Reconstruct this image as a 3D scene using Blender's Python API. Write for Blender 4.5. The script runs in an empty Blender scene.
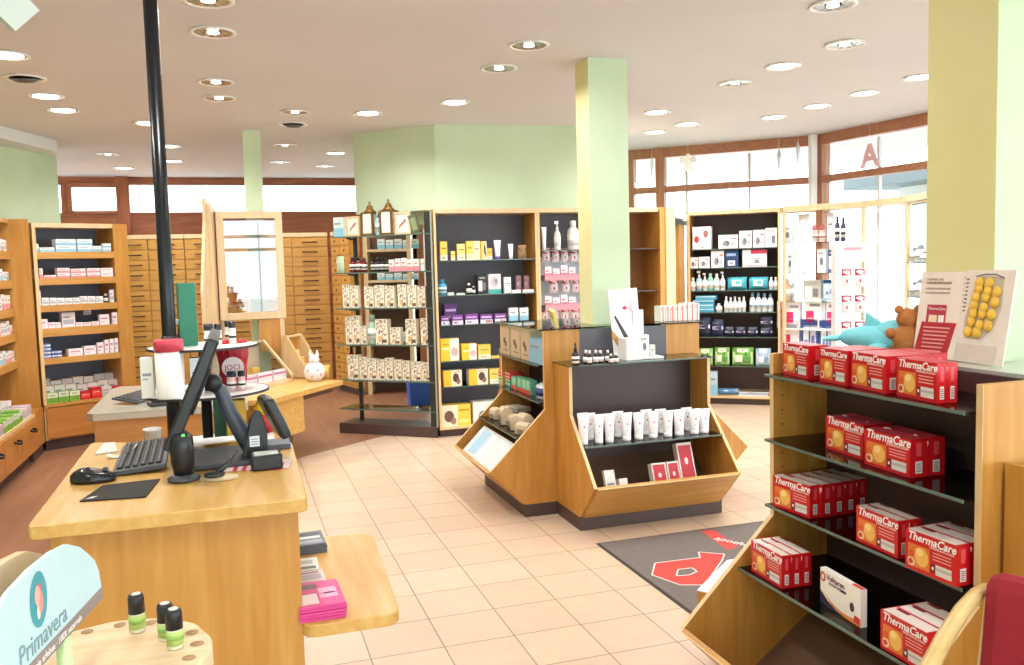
import bpy, math, random
from mathutils import Vector, Matrix
random.seed(7)
C=bpy.context.scene.collection
PI=math.pi
def rad(a): return math.radians(a)
# ------------------------------------------------------------------ camera
FPX=859.0; CAM=Vector((0,0,1.545)); PIT=rad(4.45); ROL=rad(-1.52); YAW=rad(17.86)
_F=Vector((math.sin(YAW)*math.cos(PIT),math.cos(YAW)*math.cos(PIT),-math.sin(PIT)))
_R0=Vector((math.cos(YAW),-math.sin(YAW),0)); _U0=_R0.cross(_F)
_R=_R0*math.cos(ROL)+_U0*math.sin(ROL); _U=-_R0*math.sin(ROL)+_U0*math.cos(ROL)
def ray(x,y): return _F+_R*((x-512)/FPX)+_U*((332.5-y)/FPX)
def fl(x,y,z=0.0):                       # measured photo point -> place on the level z
    d=ray(x,y); return CAM+d*((z-CAM.z)/d.z)
def pl(x,y,P,Q):                         # measured photo point -> place on the upright plane through P,Q
    d=ray(x,y); n=(-(Q[1]-P[1]),Q[0]-P[0])
    t=(n[0]*P[0]+n[1]*P[1])/(n[0]*d.x+n[1]*d.y); return CAM+d*t
cam=bpy.data.cameras.new('camera'); co=bpy.data.objects.new('camera',cam); C.objects.link(co)
cam.sensor_width=36; cam.lens=FPX/1024*36; cam.clip_start=.05; cam.clip_end=300
co.matrix_world=Matrix(((_R.x,_U.x,-_F.x,0),(_R.y,_U.y,-_F.y,0),(_R.z,_U.z,-_F.z,CAM.z),(0,0,0,1)))
bpy.context.scene.camera=co
# ------------------------------------------------------------------ materials
def lin(c): return c/12.92 if c<=.04045 else ((c+.055)/1.055)**2.4
def hx(h):
    h=h.lstrip('#') or 'dddddd'
    if len(h)==3: h=''.join(k*2 for k in h)
    return tuple(lin(int(h[i:i+2],16)/255) for i in (0,2,4))+(1,)
_mc={}
def mc(h,rough=.5,metal=0,name=None,spec=.5,var=.06):
    k=(h,rough,metal)
    if k in _mc: return _mc[k]
    m=bpy.data.materials.new(name or 'paint_'+h.strip('#')); m.use_nodes=True
    nt=m.node_tree; b=nt.nodes['Principled BSDF']
    tc=nt.nodes.new('ShaderNodeTexCoord'); n=nt.nodes.new('ShaderNodeTexNoise'); n.inputs['Scale'].default_value=25
    hs=nt.nodes.new('ShaderNodeHueSaturation'); hs.inputs['Color'].default_value=hx(h)
    mr=nt.nodes.new('ShaderNodeMapRange'); mr.inputs['To Min'].default_value=1-var; mr.inputs['To Max'].default_value=1+var
    nt.links.new(tc.outputs['Object'],n.inputs['Vector']); nt.links.new(n.outputs['Fac'],mr.inputs['Value'])
    nt.links.new(mr.outputs['Result'],hs.inputs['Value']); nt.links.new(hs.outputs['Color'],b.inputs['Base Color'])
    b.inputs['Roughness'].default_value=rough; b.inputs['Metallic'].default_value=metal
    b.inputs['Specular IOR Level'].default_value=spec
    _mc[k]=m; return m
def wood(name,a,b_,c,axis='Z',rough=.38,scale=1.0):
    m=bpy.data.materials.new(name); m.use_nodes=True; nt=m.node_tree; b=nt.nodes['Principled BSDF']
    tc=nt.nodes.new('ShaderNodeTexCoord'); mp=nt.nodes.new('ShaderNodeMapping')
    s={'Z':(9,9,.9),'X':(.9,9,9),'Y':(9,.9,9)}[axis]; mp.inputs['Scale'].default_value=tuple(q*scale for q in s)
    n=nt.nodes.new('ShaderNodeTexNoise'); n.inputs['Scale'].default_value=3; n.inputs['Detail'].default_value=6; n.inputs['Distortion'].default_value=.6
    n2=nt.nodes.new('ShaderNodeTexNoise'); n2.inputs['Scale'].default_value=90; n2.inputs['Detail'].default_value=3
    r=nt.nodes.new('ShaderNodeValToRGB'); e=r.color_ramp.elements
    e[0].position=.25; e[0].color=hx(a); e[1].position=.8; e[1].color=hx(c); q=e.new(.52); q.color=hx(b_)
    mx=nt.nodes.new('ShaderNodeMix'); mx.data_type='RGBA'; mx.blend_type='MULTIPLY'; mx.inputs[0].default_value=.25
    bp=nt.nodes.new('ShaderNodeBump'); bp.inputs['Strength'].default_value=.04
    L=nt.links.new
    L(tc.outputs['Object'],mp.inputs['Vector']); L(mp.outputs[0],n.inputs['Vector']); L(mp.outputs[0],n2.inputs['Vector'])
    L(n.outputs['Fac'],r.inputs['Fac']); L(r.outputs['Color'],mx.inputs[6]); L(n2.outputs['Color'],mx.inputs[7])
    L(mx.outputs[2],b.inputs['Base Color']); L(n2.outputs['Fac'],bp.inputs['Height']); L(bp.outputs[0],b.inputs['Normal'])
    b.inputs['Roughness'].default_value=rough
    return m
BEECH=wood('beech_veneer','#c08234','#cc9142','#d9a256')
BEECHX=wood('beech_veneer_across','#c58a40','#d19a4e','#dcaa62','X')
BTOP=wood('beech_worktop','#d19f50','#dbad60','#e6bf7a','Y',.26)
BEDGE=wood('beech_edge','#e3bd85','#ecca96','#f2d6a8')
PALE=wood('pale_wood','#e0bd8c','#e9caa0','#f0d8b4')
DRW=wood('drawer_veneer','#c48c40','#cf994c','#daa95e','X')
REDW=wood('red_pine','#93502f','#a8623e','#bc7a54','X',.45)
REDWZ=wood('red_pine_upright','#8f4a28','#a45a34','#b87048','Z',.45)
FACW=wood('bloomed_facade_pine','#a86a4a','#b97c5c','#c89070','X',.45)  # red pine with the window bloom paled into its colour
FACWZ=wood('bloomed_facade_pine_upright','#a86a4a','#b97c5c','#c89070','Z',.45)  # upright grain, same bloom-paled colour
CAB=wood('cabinet_veneer','#b87632','#c4833e','#cf934c','X')
LOG=wood('log_slice','#dcb98c','#e8cba4','#f2dcbc','X',.6)
DARK=mc('#4a3838',.4,name='dark_brown_laminate'); GREY=mc('#605e68',.5,name='slate_grey_laminate')
PLINTH=mc('#4d3a36',.5,name='plinth_brown'); BLACK=mc('#15171a',.4,name='black_plastic'); BLK2=mc('#2b2d31',.5)
WHITE=mc('#f2f0ee',.5); CREAM=mc('#efe6d4',.6); RED=mc('#c8141e',.3,name='carton_red'); STEEL=mc('#c8c8c4',.25,1.0,name='brushed_steel')
def glassy(name,tint,refl=.12,rough=.02,dens=1.0):
    m=bpy.data.materials.new(name); m.use_nodes=True; nt=m.node_tree
    for n in list(nt.nodes):
        if n.type!='OUTPUT_MATERIAL': nt.nodes.remove(n)
    o=[n for n in nt.nodes][0]; t=nt.nodes.new('ShaderNodeBsdfTransparent'); t.inputs[0].default_value=hx(tint)
    g=nt.nodes.new('ShaderNodeBsdfGlossy'); g.inputs['Roughness'].default_value=rough; g.inputs[0].default_value=(1,1,1,1)
    f=nt.nodes.new('ShaderNodeLayerWeight'); f.inputs[0].default_value=refl; mx=nt.nodes.new('ShaderNodeMixShader')
    nt.links.new(f.outputs['Fresnel'],mx.inputs[0]); nt.links.new(t.outputs[0],mx.inputs[1]); nt.links.new(g.outputs[0],mx.inputs[2])
    nt.links.new(mx.outputs[0],o.inputs[0]); return m
PANE=glassy('window_glass','#f6faf8',.1); SHG=glassy('shelf_glass','#c4cec2',.14); SHG2=glassy('smoked_shelf_glass','#9a948c',.22,.1); ACR=glassy('clear_acrylic','#eef3f5',.14)
SHE=mc('#5c7068',.15,name='glass_edge_green')
def emit(name,h,s):
    m=bpy.data.materials.new(name); m.use_nodes=True; b=m.node_tree.nodes['Principled BSDF']
    b.inputs['Base Color'].default_value=hx(h); b.inputs['Emission Color'].default_value=hx(h); b.inputs['Emission Strength'].default_value=s; return m
def plaster(name,a,b2,c,sc=1.3,rough=.8):
    m=bpy.data.materials.new(name); m.use_nodes=True; nt=m.node_tree; b=nt.nodes['Principled BSDF']
    tc=nt.nodes.new('ShaderNodeTexCoord'); n=nt.nodes.new('ShaderNodeTexNoise'); n.inputs['Scale'].default_value=sc; n.inputs['Detail'].default_value=8
    r=nt.nodes.new('ShaderNodeValToRGB'); e=r.color_ramp.elements; e[0].position=.3;e[0].color=hx(a);e[1].position=.72;e[1].color=hx(c);q=e.new(.5);q.color=hx(b2)
    bp=nt.nodes.new('ShaderNodeBump'); bp.inputs['Strength'].default_value=.08; n3=nt.nodes.new('ShaderNodeTexNoise'); n3.inputs['Scale'].default_value=60
    L=nt.links.new; L(tc.outputs['Object'],n.inputs['Vector']); L(n.outputs['Fac'],r.inputs['Fac']); L(r.outputs['Color'],b.inputs['Base Color'])
    L(tc.outputs['Object'],n3.inputs['Vector']); L(n3.outputs['Fac'],bp.inputs['Height']); L(bp.outputs[0],b.inputs['Normal']); b.inputs['Roughness'].default_value=rough; return m
MINT=plaster('mint_green_plaster','#c0d3b0','#c9dbba','#d3e2c6')
YELW=plaster('yellow_green_plaster','#e2dc9c','#e9e4aa','#eeeab8')
CEIL=plaster('ceiling_plaster','#d6d4da','#dad8de','#dfdde2',.6)
# ------------------------------------------------------------------ mesh builder
class MB:
    def __init__(s): s.v=[];s.f=[];s.m=[];s.mats=[];s.M=Matrix();s.sm=[]
    def mi(s,m):
        if m not in s.mats: s.mats.append(m)
        return s.mats.index(m)
    def add(s,vs,fs,m,smooth=False):
        o=len(s.v); i=s.mi(m)
        s.v+=[tuple(s.M@Vector(p)) for p in vs]
        for f in fs: s.f.append(tuple(o+k for k in f)); s.m.append(i); s.sm.append(smooth)
        return s
    def box(s,a,b,m):
        x0,x1=sorted((a[0],b[0]));y0,y1=sorted((a[1],b[1]));z0,z1=sorted((a[2],b[2]))
        return s.add([(x0,y0,z0),(x1,y0,z0),(x1,y1,z0),(x0,y1,z0),(x0,y0,z1),(x1,y0,z1),(x1,y1,z1),(x0,y1,z1)],
          [(0,3,2,1),(4,5,6,7),(0,1,5,4),(1,2,6,5),(2,3,7,6),(3,0,4,7)],m)
    def bar(s,p,q,w,h,m,up=(0,0,1)):
        p=Vector(p);q=Vector(q);d=(q-p).normalized();u=Vector(up);r=d.cross(u)
        if r.length<1e-4: r=d.cross(Vector((0,1,0)))
        r.normalize();u=r.cross(d).normalized();r*=w/2;u*=h/2
        return s.add([p-r-u,p+r-u,p+r+u,p-r+u,q-r-u,q+r-u,q+r+u,q-r+u],[(0,1,2,3),(7,6,5,4),(0,4,5,1),(1,5,6,2),(2,6,7,3),(3,7,4,0)],m)
    def prism(s,poly,fn,m,h0,h1):           # poly 2d -> fn(u,v,h) 3d
        n=len(poly); vs=[fn(u,v,h0) for u,v in poly]+[fn(u,v,h1) for u,v in poly]
        return s.add(vs,[tuple(range(n-1,-1,-1)),tuple(range(n,2*n))]+[(i,(i+1)%n,n+(i+1)%n,n+i) for i in range(n)],m)
    def xy(s,poly,z0,z1,m): return s.prism(poly,lambda u,v,h:(u,v,h),m,z0,z1)
    def lathe(s,prof,m,c=(0,0,0),n=20,smooth=True,flat=1.0):
        vs=[];k=len(prof)
        for i in range(n):
            a=2*PI*i/n
            for r,z in prof: vs.append((c[0]+r*math.cos(a),c[1]+r*flat*math.sin(a),c[2]+z))
        fs=[]
        for i in range(n):
            j=(i+1)%n
            for q in range(k-1): fs.append((i*k+q,j*k+q,j*k+q+1,i*k+q+1))
        fs.append(tuple(i*k for i in range(n-1,-1,-1))); fs.append(tuple(i*k+k-1 for i in range(n)))
        return s.add(vs,fs,m,smooth)
    def tube(s,pts,r,m,n=10):
        pts=[Vector(p) for p in pts]; rs=r if isinstance(r,(list,tuple)) else [r]*len(pts); vs=[];u=None
        for i,p in enumerate(pts):
            d=(pts[min(i+1,len(pts)-1)]-pts[max(i-1,0)]).normalized()
            if u is None: u=d.orthogonal().normalized()
            u=(u-d*u.dot(d)).normalized(); w=d.cross(u)
            for k in range(n): a=2*PI*k/n; vs.append(p+(u*math.cos(a)+w*math.sin(a))*rs[i])
        fs=[(i*n+k,i*n+(k+1)%n,(i+1)*n+(k+1)%n,(i+1)*n+k) for i in range(len(pts)-1) for k in range(n)]
        fs+=[tuple(range(n-1,-1,-1)),tuple((len(pts)-1)*n+k for k in range(n))]
        return s.add(vs,fs,m,True)
    def mesh(s,name):
        me=bpy.data.meshes.new(name); me.from_pydata([tuple(v) for v in s.v],[],s.f)
        for m in s.mats: me.materials.append(m)
        me.polygons.foreach_set('material_index',s.m); me.polygons.foreach_set('use_smooth',s.sm)
        me.update(); return me
    def build(s,name,parent=None,bev=0):
        import bmesh
        me=s.mesh(name); bm=bmesh.new(); bm.from_mesh(me); bmesh.ops.recalc_face_normals(bm,faces=bm.faces); bm.to_mesh(me); bm.free()
        o=bpy.data.objects.new(name,me); C.objects.link(o)
        if parent: o.parent=parent
        if bev:
            b=o.modifiers.new('bevel','BEVEL'); b.width=bev; b.segments=2; b.limit_method='ANGLE'; b.harden_normals=False
        return o
def short(t):
    for a,b in ((' from the left',' from left'),(' from the bottom of its pile',' up in its pile'),(' on the ',', '),(' of the ',' of '),(' of front island unit',' of front island'),(' with red header',''),(' with white label',''),(' of the pink pack wall',' of pink pack wall'),('the ','')):
        if len(t.split())<=16: break
        t=t.replace(a,b)
    return t
def tag(o,label=None,cat=None,group=None,kind=None):
    if label: label=short(label)
    if label: o['label']=label
    if cat: o['category']=cat
    if group: o['group']=group
    if kind: o['kind']=kind
    return o
def empty(name,loc,rz=0,**k):
    o=bpy.data.objects.new(name,None); C.objects.link(o); o.location=loc; o.rotation_euler=(0,0,rz); o.empty_display_size=.05
    return tag(o,**k)
def kids(o): return [c for c in bpy.data.objects if c.parent is o]
def struct(name,mb,bev=0): return tag(mb.build(name,None,bev),kind='structure')
def lettering(text,size,m,parent,M,shear=0,name='lettering',ext=.0004,bold=0,align='LEFT'):
    cu=bpy.data.curves.new('t','FONT'); cu.body=text; cu.size=size; cu.shear=shear; cu.extrude=ext; cu.offset=bold; cu.align_x=align; cu.resolution_u=2
    o=bpy.data.objects.new('t',cu); C.objects.link(o); dg=bpy.context.evaluated_depsgraph_get()
    me=bpy.data.meshes.new_from_object(o.evaluated_get(dg)); bpy.data.objects.remove(o); bpy.data.curves.remove(cu)
    me.transform(M); me.materials.clear(); me.materials.append(m)
    ob=bpy.data.objects.new(name,me); C.objects.link(ob)
    if parent: ob.parent=parent
    return ob
FRONT=Matrix(((1,0,0,0),(0,0,-1,0),(0,1,0,0),(0,0,0,1)))        # text x->x, text y->z, facing -y

# ------------------------------------------------------------------ the room
H=2.84
def floormat():
    m=bpy.data.materials.new('beige_floor_tiles'); m.use_nodes=True; nt=m.node_tree; b=nt.nodes['Principled BSDF']; L=nt.links.new
    tc=nt.nodes.new('ShaderNodeTexCoord'); mp=nt.nodes.new('ShaderNodeMapping'); mp.inputs['Location'].default_value=(-.148,-.03,0)
    br=nt.nodes.new('ShaderNodeTexBrick'); br.offset=0; br.inputs['Scale'].default_value=1; br.inputs['Brick Width'].default_value=.3; br.inputs['Row Height'].default_value=.3
    br.inputs['Mortar Size'].default_value=.0028; br.inputs['Mortar Smooth'].default_value=.1
    br.inputs['Color1'].default_value=hx('#d3bba3'); br.inputs['Color2'].default_value=hx('#ccb299'); br.inputs['Mortar'].default_value=hx('#8a6d55')
    n=nt.nodes.new('ShaderNodeTexNoise'); n.inputs['Scale'].default_value=14; n.inputs['Detail'].default_value=6
    mx=nt.nodes.new('ShaderNodeMix'); mx.data_type='RGBA'; mx.blend_type='OVERLAY'; mx.inputs[0].default_value=.12
    L(tc.outputs['Object'],mp.inputs['Vector']); L(mp.outputs[0],br.inputs['Vector']); L(tc.outputs['Object'],n.inputs['Vector'])
    L(br.outputs['Color'],mx.inputs[6]); L(n.outputs['Color'],mx.inputs[7]); L(mx.outputs[2],b.inputs['Base Color'])
    bp=nt.nodes.new('ShaderNodeBump'); bp.inputs['Strength'].default_value=.3; bp.inputs['Distance'].default_value=.002; bp.invert=True
    L(br.outputs['Fac'],bp.inputs['Height']); L(bp.outputs[0],b.inputs['Normal']); b.inputs['Roughness'].default_value=.34
    return m
fb=MB(); fb.box((-5,-4.5,-.1),(8,13.2,0),floormat()); struct('floor',fb)
WF=wood('brown_floor_boards','#8f6248','#9b6d52','#a8795d','Y',.4,.5)
fb=MB(); fb.xy([(-4.9,-4.4),(-.12,-4.4),(-.12,6.81),(.475,7.27),(1.38,7.97),(2.4,8.76),(2.4,12.4),(-4.9,12.5)],.0,.003,WF); struct('floor_boards',fb)
# facade polyline at the right (inside face)
FA=[(1.9,12.45),(2.2,10.6),(4.41,9.2),(5.95,7.78),(6.12,6.35),(6.05,3.2),(5.6,0),(4.6,-4.2)]
cb=MB(); cb.box((-5,-4.5,H),(8,13.2,H+.25),CEIL); struct('ceiling',cb)
# back wall: wood band below, windows above
wb=MB(); wb.box((-5,12.42,0),(2.2,12.6,2.09),REDW); wb.box((-5,12.40,2.08),(2.2,12.6,2.34),REDW); struct('wall_back',wb)
def window(n,x0,x1,z0,z1,y,bars=(),m=REDW):
    f=MB()
    f.box((x0,y,z0),(x1,y+.12,z0+.05),m);f.box((x0,y,z1-.1),(x1,y+.12,z1),m)
    f.box((x0,y,z0+.05),(x0+.06,y+.12,z1-.1),REDWZ);f.box((x1-.06,y,z0+.05),(x1,y+.12,z1-.1),REDWZ)
    o=struct(f'window_{n}',f,.004)
    g=MB(); g.box((x0+.06,y+.05,z0+.05),(x1-.06,y+.06,z1-.1),PANE); p=g.build('pane',o)
    return o
o=window(1,-5,-2.0,2.33,H,12.42)
o=window(2,-2.0,-1.32,2.33,H,12.42)
s=MB(); 
for a,b in (((-1.98,12.38,2.36),(-1.34,12.42,2.40)),((-1.98,12.38,2.70),(-1.34,12.42,2.76)),((-1.98,12.38,2.4),(-1.93,12.42,2.7)),((-1.39,12.38,2.4),(-1.34,12.42,2.7))): s.box(a,b,REDW)
s.build('sash',o,.003)
window(3,-1.32,.35,2.33,H,12.42); window(4,.35,1.95,2.33,H,12.42)
tb=MB(); tb.box((-1.40,12.34,2.09),(-1.24,12.44,H),REDWZ); struct('trim_1',tb,.005)
# left wall block and its band
lw=MB(); lw.xy([(-2.12,-4.4),(-2.12,8.3),(-1.585,9.47),(-1.8,9.6),(-5,9.6),(-5,-4.4)],0,2.73,MINT); struct('wall_left',lw)
lw=MB(); lw.xy([(-2.0,-4.4),(-2.0,7.7),(-1.80,8.31),(-1.52,9.16),(-1.75,9.7),(-5,9.7),(-5,-4.4)],2.73,H,mc('#dfe0e2',.6)); lw.M=Matrix(); struct('trim_2',lw,.005)
# bulkhead wall, mid
mw=MB(); mw.xy([(1.16,8.40),(1.80,7.72),(3.42,7.57),(3.44,7.9),(3.2,9.6),(2.2,10.4),(1.95,10.4),(1.6,9.2)],2.075,H,MINT); struct('wall_middle',mw)
mw=MB(); mw.xy([(1.81,7.94),(3.42,7.93),(3.42,8.2),(2.7,10.4),(2.42,10.4)],0,2.075,MINT); struct('wall_behind',mw)
# pillars
def pillar(n,x0,y0,x1,y1,z0=0,side=YELW):
    p=MB(); p.add([(x0,y0,z0),(x1,y0,z0),(x1,y0,H),(x0,y0,H)],[(0,1,2,3)],MINT); p.add([(x1,y0,z0),(x1,y1,z0),(x1,y1,H),(x1,y0,H)],[(0,1,2,3)],MINT)
    p.add([(x1,y1,z0),(x0,y1,z0),(x0,y1,H),(x1,y1,H)],[(0,1,2,3)],MINT); p.add([(x0,y1,z0),(x0,y0,z0),(x0,y0,H),(x0,y1,H)],[(0,1,2,3)],side)
    p.add([(x0,y0,z0),(x1,y0,z0),(x1,y1,z0),(x0,y1,z0)],[(0,3,2,1)],MINT); p.add([(x0,y0,H),(x1,y0,H),(x1,y1,H),(x0,y1,H)],[(0,1,2,3)],MINT)
    return struct(n,p)
pillar('wall_pillar_middle',2.19,5.095,2.46,5.305); pillar('wall_pillar_right',2.15,1.99,2.42,2.255); pillar('wall_pillar_back',.144,8.30,.302,8.46,0,MINT)
# right facade
def facade(k,P,Q,low=True,mid=None):
    P=Vector((*P,0));Q=Vector((*Q,0));d=Q-P;Ln=d.length;a=math.atan2(d.y,d.x)
    f=MB(); f.M=Matrix.Translation(P)@Matrix.Rotation(a,4,'Z')
    RW=FACW
    f.box((0,0,H-.11),(Ln,.1,H),RW); f.box((0,0,2.335),(Ln,.1,2.405),RW); f.box((0,0,2.03),(Ln,.1,2.10),PALE)
    f.box((0,0,0),(Ln,.1,.12),PALE); f.box((0,-.01,.0),(.09,.11,H),FACWZ)
    o=struct(f'window_{k}',f,.004)
    g=MB(); g.M=f.M.copy(); g.box((.09,.045,.12),(Ln,.055,H-.13),PANE); g.build('pane',o)
    g=MB(); g.M=f.M.copy(); n=max(1,int(Ln/.9))
    for i in range(1,n+1): x=i*Ln/(n+1) if n>1 else Ln*.55; g.box((x-.012,.03,.12),(x+.012,.07,H-.13),mc('#d8d4d0',.4))
    g.build('mullion',o)
for k in range(len(FA)-1): facade(5+k,FA[k],FA[k+1])
pw=pl(660,170,FA[2],FA[3]); b=MB(); b.M=Matrix.Translation((pw.x,pw.y,0))@Matrix.Rotation(math.atan2(FA[3][1]-FA[2][1],FA[3][0]-FA[2][0]),4,'Z'); b.box((-.05,-.02,0),(.05,.11,H),FACWZ); struct('trim_3',b,.003)
b=MB(); b.M=Matrix.Translation((FA[3][0],FA[3][1],0)); b.box((-.10,-.06,2.08),(-.03,.0,H),WHITE); struct('trim_4',b,.003)
# shop front behind the camera (windows)
for k in range(3):
    facade(12+k,(4.6-3.2*k,-4.2),(4.6-3.2*(k+1),-4.2))
# outside ground and neighbouring building
g=MB(); g.box((-40,-40,-.25),(60,60,-.12),mc('#cfcfcb',.9)); tag(g.build('outside_ground'),'pale paved ground outside the shop windows','ground',kind='structure')
nb=MB(); nb.box((9.5,6.5,-.12),(14,10.5,2.55),mc('#dfe2e2',.8)); nb.box((8.9,5.9,2.55),(14.5,11,2.8),mc('#6a7276',.7)); nb.box((9.49,7.2,.8),(9.5,8.4,2.0),mc('#5c6a72',.2))
tag(nb.build('neighbour_building'),'pale building with a blue-grey eave seen through the right upper window','building')

# ------------------------------------------------------------------ ceiling lamps
LW=emit('lamp_glow','#fff6ea',7.0)
lamp_px=[(208,0,'r'),(213,32,'r'),(216,82,'r'),(219,98,'r'),(295,112,'r'),(285,145,'r'),(280,162,'r'),(7,55,'l'),(46,96,'l'),(63,110,'l'),(148,123,'l'),(169,146,'l'),(173,161,'l'),
 (108,154,'r'),(124,168,'l'),(336,153,'l'),(325,166,'r'),(529,45,'r'),(499,68,'r'),(455,102,'l'),(368,113,'l'),(833,5,'r'),(845,44,'r'),(783,66,'l'),(735,83,'r'),(657,112,'l'),(865,93,'l'),(817,106,'l'),(774,117,'l'),(687,124,'l'),(655,132,'l'),(920,77,'l')]
CHR=mc('#d9d6d2',.18,.9,name='reflector_chrome')
def lampproto(lit):
    r=empty('ceiling_downlight',(0,0,0))
    b=MB(); b.lathe([(.10,0),(.118,0),(.122,-.006),(.112,-.010),(.100,-.006),(.1,0)],WHITE,n=28); b.build('trim_ring',r)
    b=MB(); n=24
    for i in range(n):                       # faceted reflector dish recess shown as radial lamellae
        a=2*PI*i/n; a2=a+2*PI/n*.9
        b.add([(.1*math.cos(a),.1*math.sin(a),-.005),(.1*math.cos(a2),.1*math.sin(a2),-.005),(.045*math.cos(a2),.045*math.sin(a2),-.001),(.045*math.cos(a),.045*math.sin(a),-.001)],[(0,1,2,3)],CHR if i%2 else mc('#a3958a',.3,.6))
    b.build('reflector',r)
    b=MB(); b.lathe([(.0,-.007),(.085 if lit else .032,-.007),(.085 if lit else .032,-.003),(0,-.003)],LW,n=24,smooth=False); b.build('bulb_glass',r)
    return r
PR={'r':lampproto(0),'l':lampproto(1)}; used={'r':0,'l':0}
ORD=['first','second','third','fourth','fifth','sixth','seventh','eighth','ninth','tenth','eleventh','twelfth','thirteenth','fourteenth','fifteenth','sixteenth']
lz={}
def lampzone(x,y):
    if x<130: return 'far left of the ceiling'
    if x<195: return 'ceiling right behind the black pole'
    if x<305: return 'row above the drawer wall'
    if x<400: return 'ceiling left of the green corner wall'
    if x<560: return 'row left of the middle pillar'
    if x<700: return 'ceiling right of the middle pillar'
    return 'ceiling toward the right windows'
def dup(r):
    c=r.copy(); C.objects.link(c)
    for k in KC.setdefault(r,kids(r)):
        q=k.copy(); C.objects.link(q); q.parent=c
        for k2 in KC.setdefault(k,kids(k)):
            q2=k2.copy(); C.objects.link(q2); q2.parent=q
    return c
KC={}
import collections
zc=collections.Counter()
for x,y,t in sorted(lamp_px,key=lambda q:q[1]):
    first=not used[t]; r=PR[t] if first else dup(PR[t]); used[t]=1
    p=fl(x,y,H-.002); r.location=(p.x,p.y,H-.001)
    z=lampzone(x,y); zc[z]+=1
    tag(r,f"round recessed {'glowing white' if t=='l' else 'ribbed chrome'} downlight, {ORD[zc[z]-1]} from the front, {z}",'ceiling light','recessed ceiling downlights')
    if not first: continue
    li=bpy.data.lights.new('downlight','AREA'); li.shape='DISK'; li.size=.16; li.energy=9 if t=='l' else 6; li.color=(1,.965,.92); li.spread=rad(150)
    lo=bpy.data.objects.new('downlight_beam',li); C.objects.link(lo); lo.location=(0,0,-.02); lo.parent=r
for i,(x,y) in enumerate([(-1.2,3.6),(-.04,3.0),(1.73,3.2),(-1.2,1.2),(-.04,.6),(1.73,.6),(3.6,1.2),(.8,-1.6),(2.6,-1.6),(-1.2,-1.6)]):  # fill lamps added along the ceiling grid to brighten the foreground
    r=dup(PR['l']); r.location=(x,y,H-.001); tag(r,f"added round recessed fill downlight, {ORD[i]} of those over the entrance area nearest the viewer",'ceiling light','recessed ceiling downlights')
for i,(x,y) in enumerate([(293,124),(25,78)]):
    p=fl(x,y,H-.002); r=empty('ceiling_spotlight',(p.x,p.y,H-.001),label=['tilted unlit recessed spotlight above the drawer wall','tilted unlit recessed spotlight near the left edge of the ceiling'][i],cat='ceiling light')
    b=MB(); b.lathe([(.095,0),(.125,0),(.125,-.008),(.095,-.008),(.095,0)],WHITE,n=28); b.build('trim_ring',r)
    b=MB(); b.M=Matrix.Rotation(.25,4,'X'); b.lathe([(0,0),(.09,0),(.09,-.01),(.05,-.03),(0,-.03)],mc('#6f6f72',.3,.5),n=24); b.build('spot_head',r)
# hanging paper ornament, top-left
p=pl(12,8,(0,1.9),(1,1.9)); r=empty('paper_lantern',p,.5,label='white folded paper lantern hanging from the ceiling, top left',cat='lantern')
b=MB(); b.M=Matrix.Rotation(.75,4,'Y')@Matrix.Rotation(.3,4,'X'); b.box((-.045,-.04,-.03),(.03,.04,.03),mc('#c3cdc6',.6)); b.build('paper_body',r)
b=MB(); b.tube([(0,0,.05),(0,0,H-p.z)],.0015,WHITE,6); b.build('cord',r)

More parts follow.
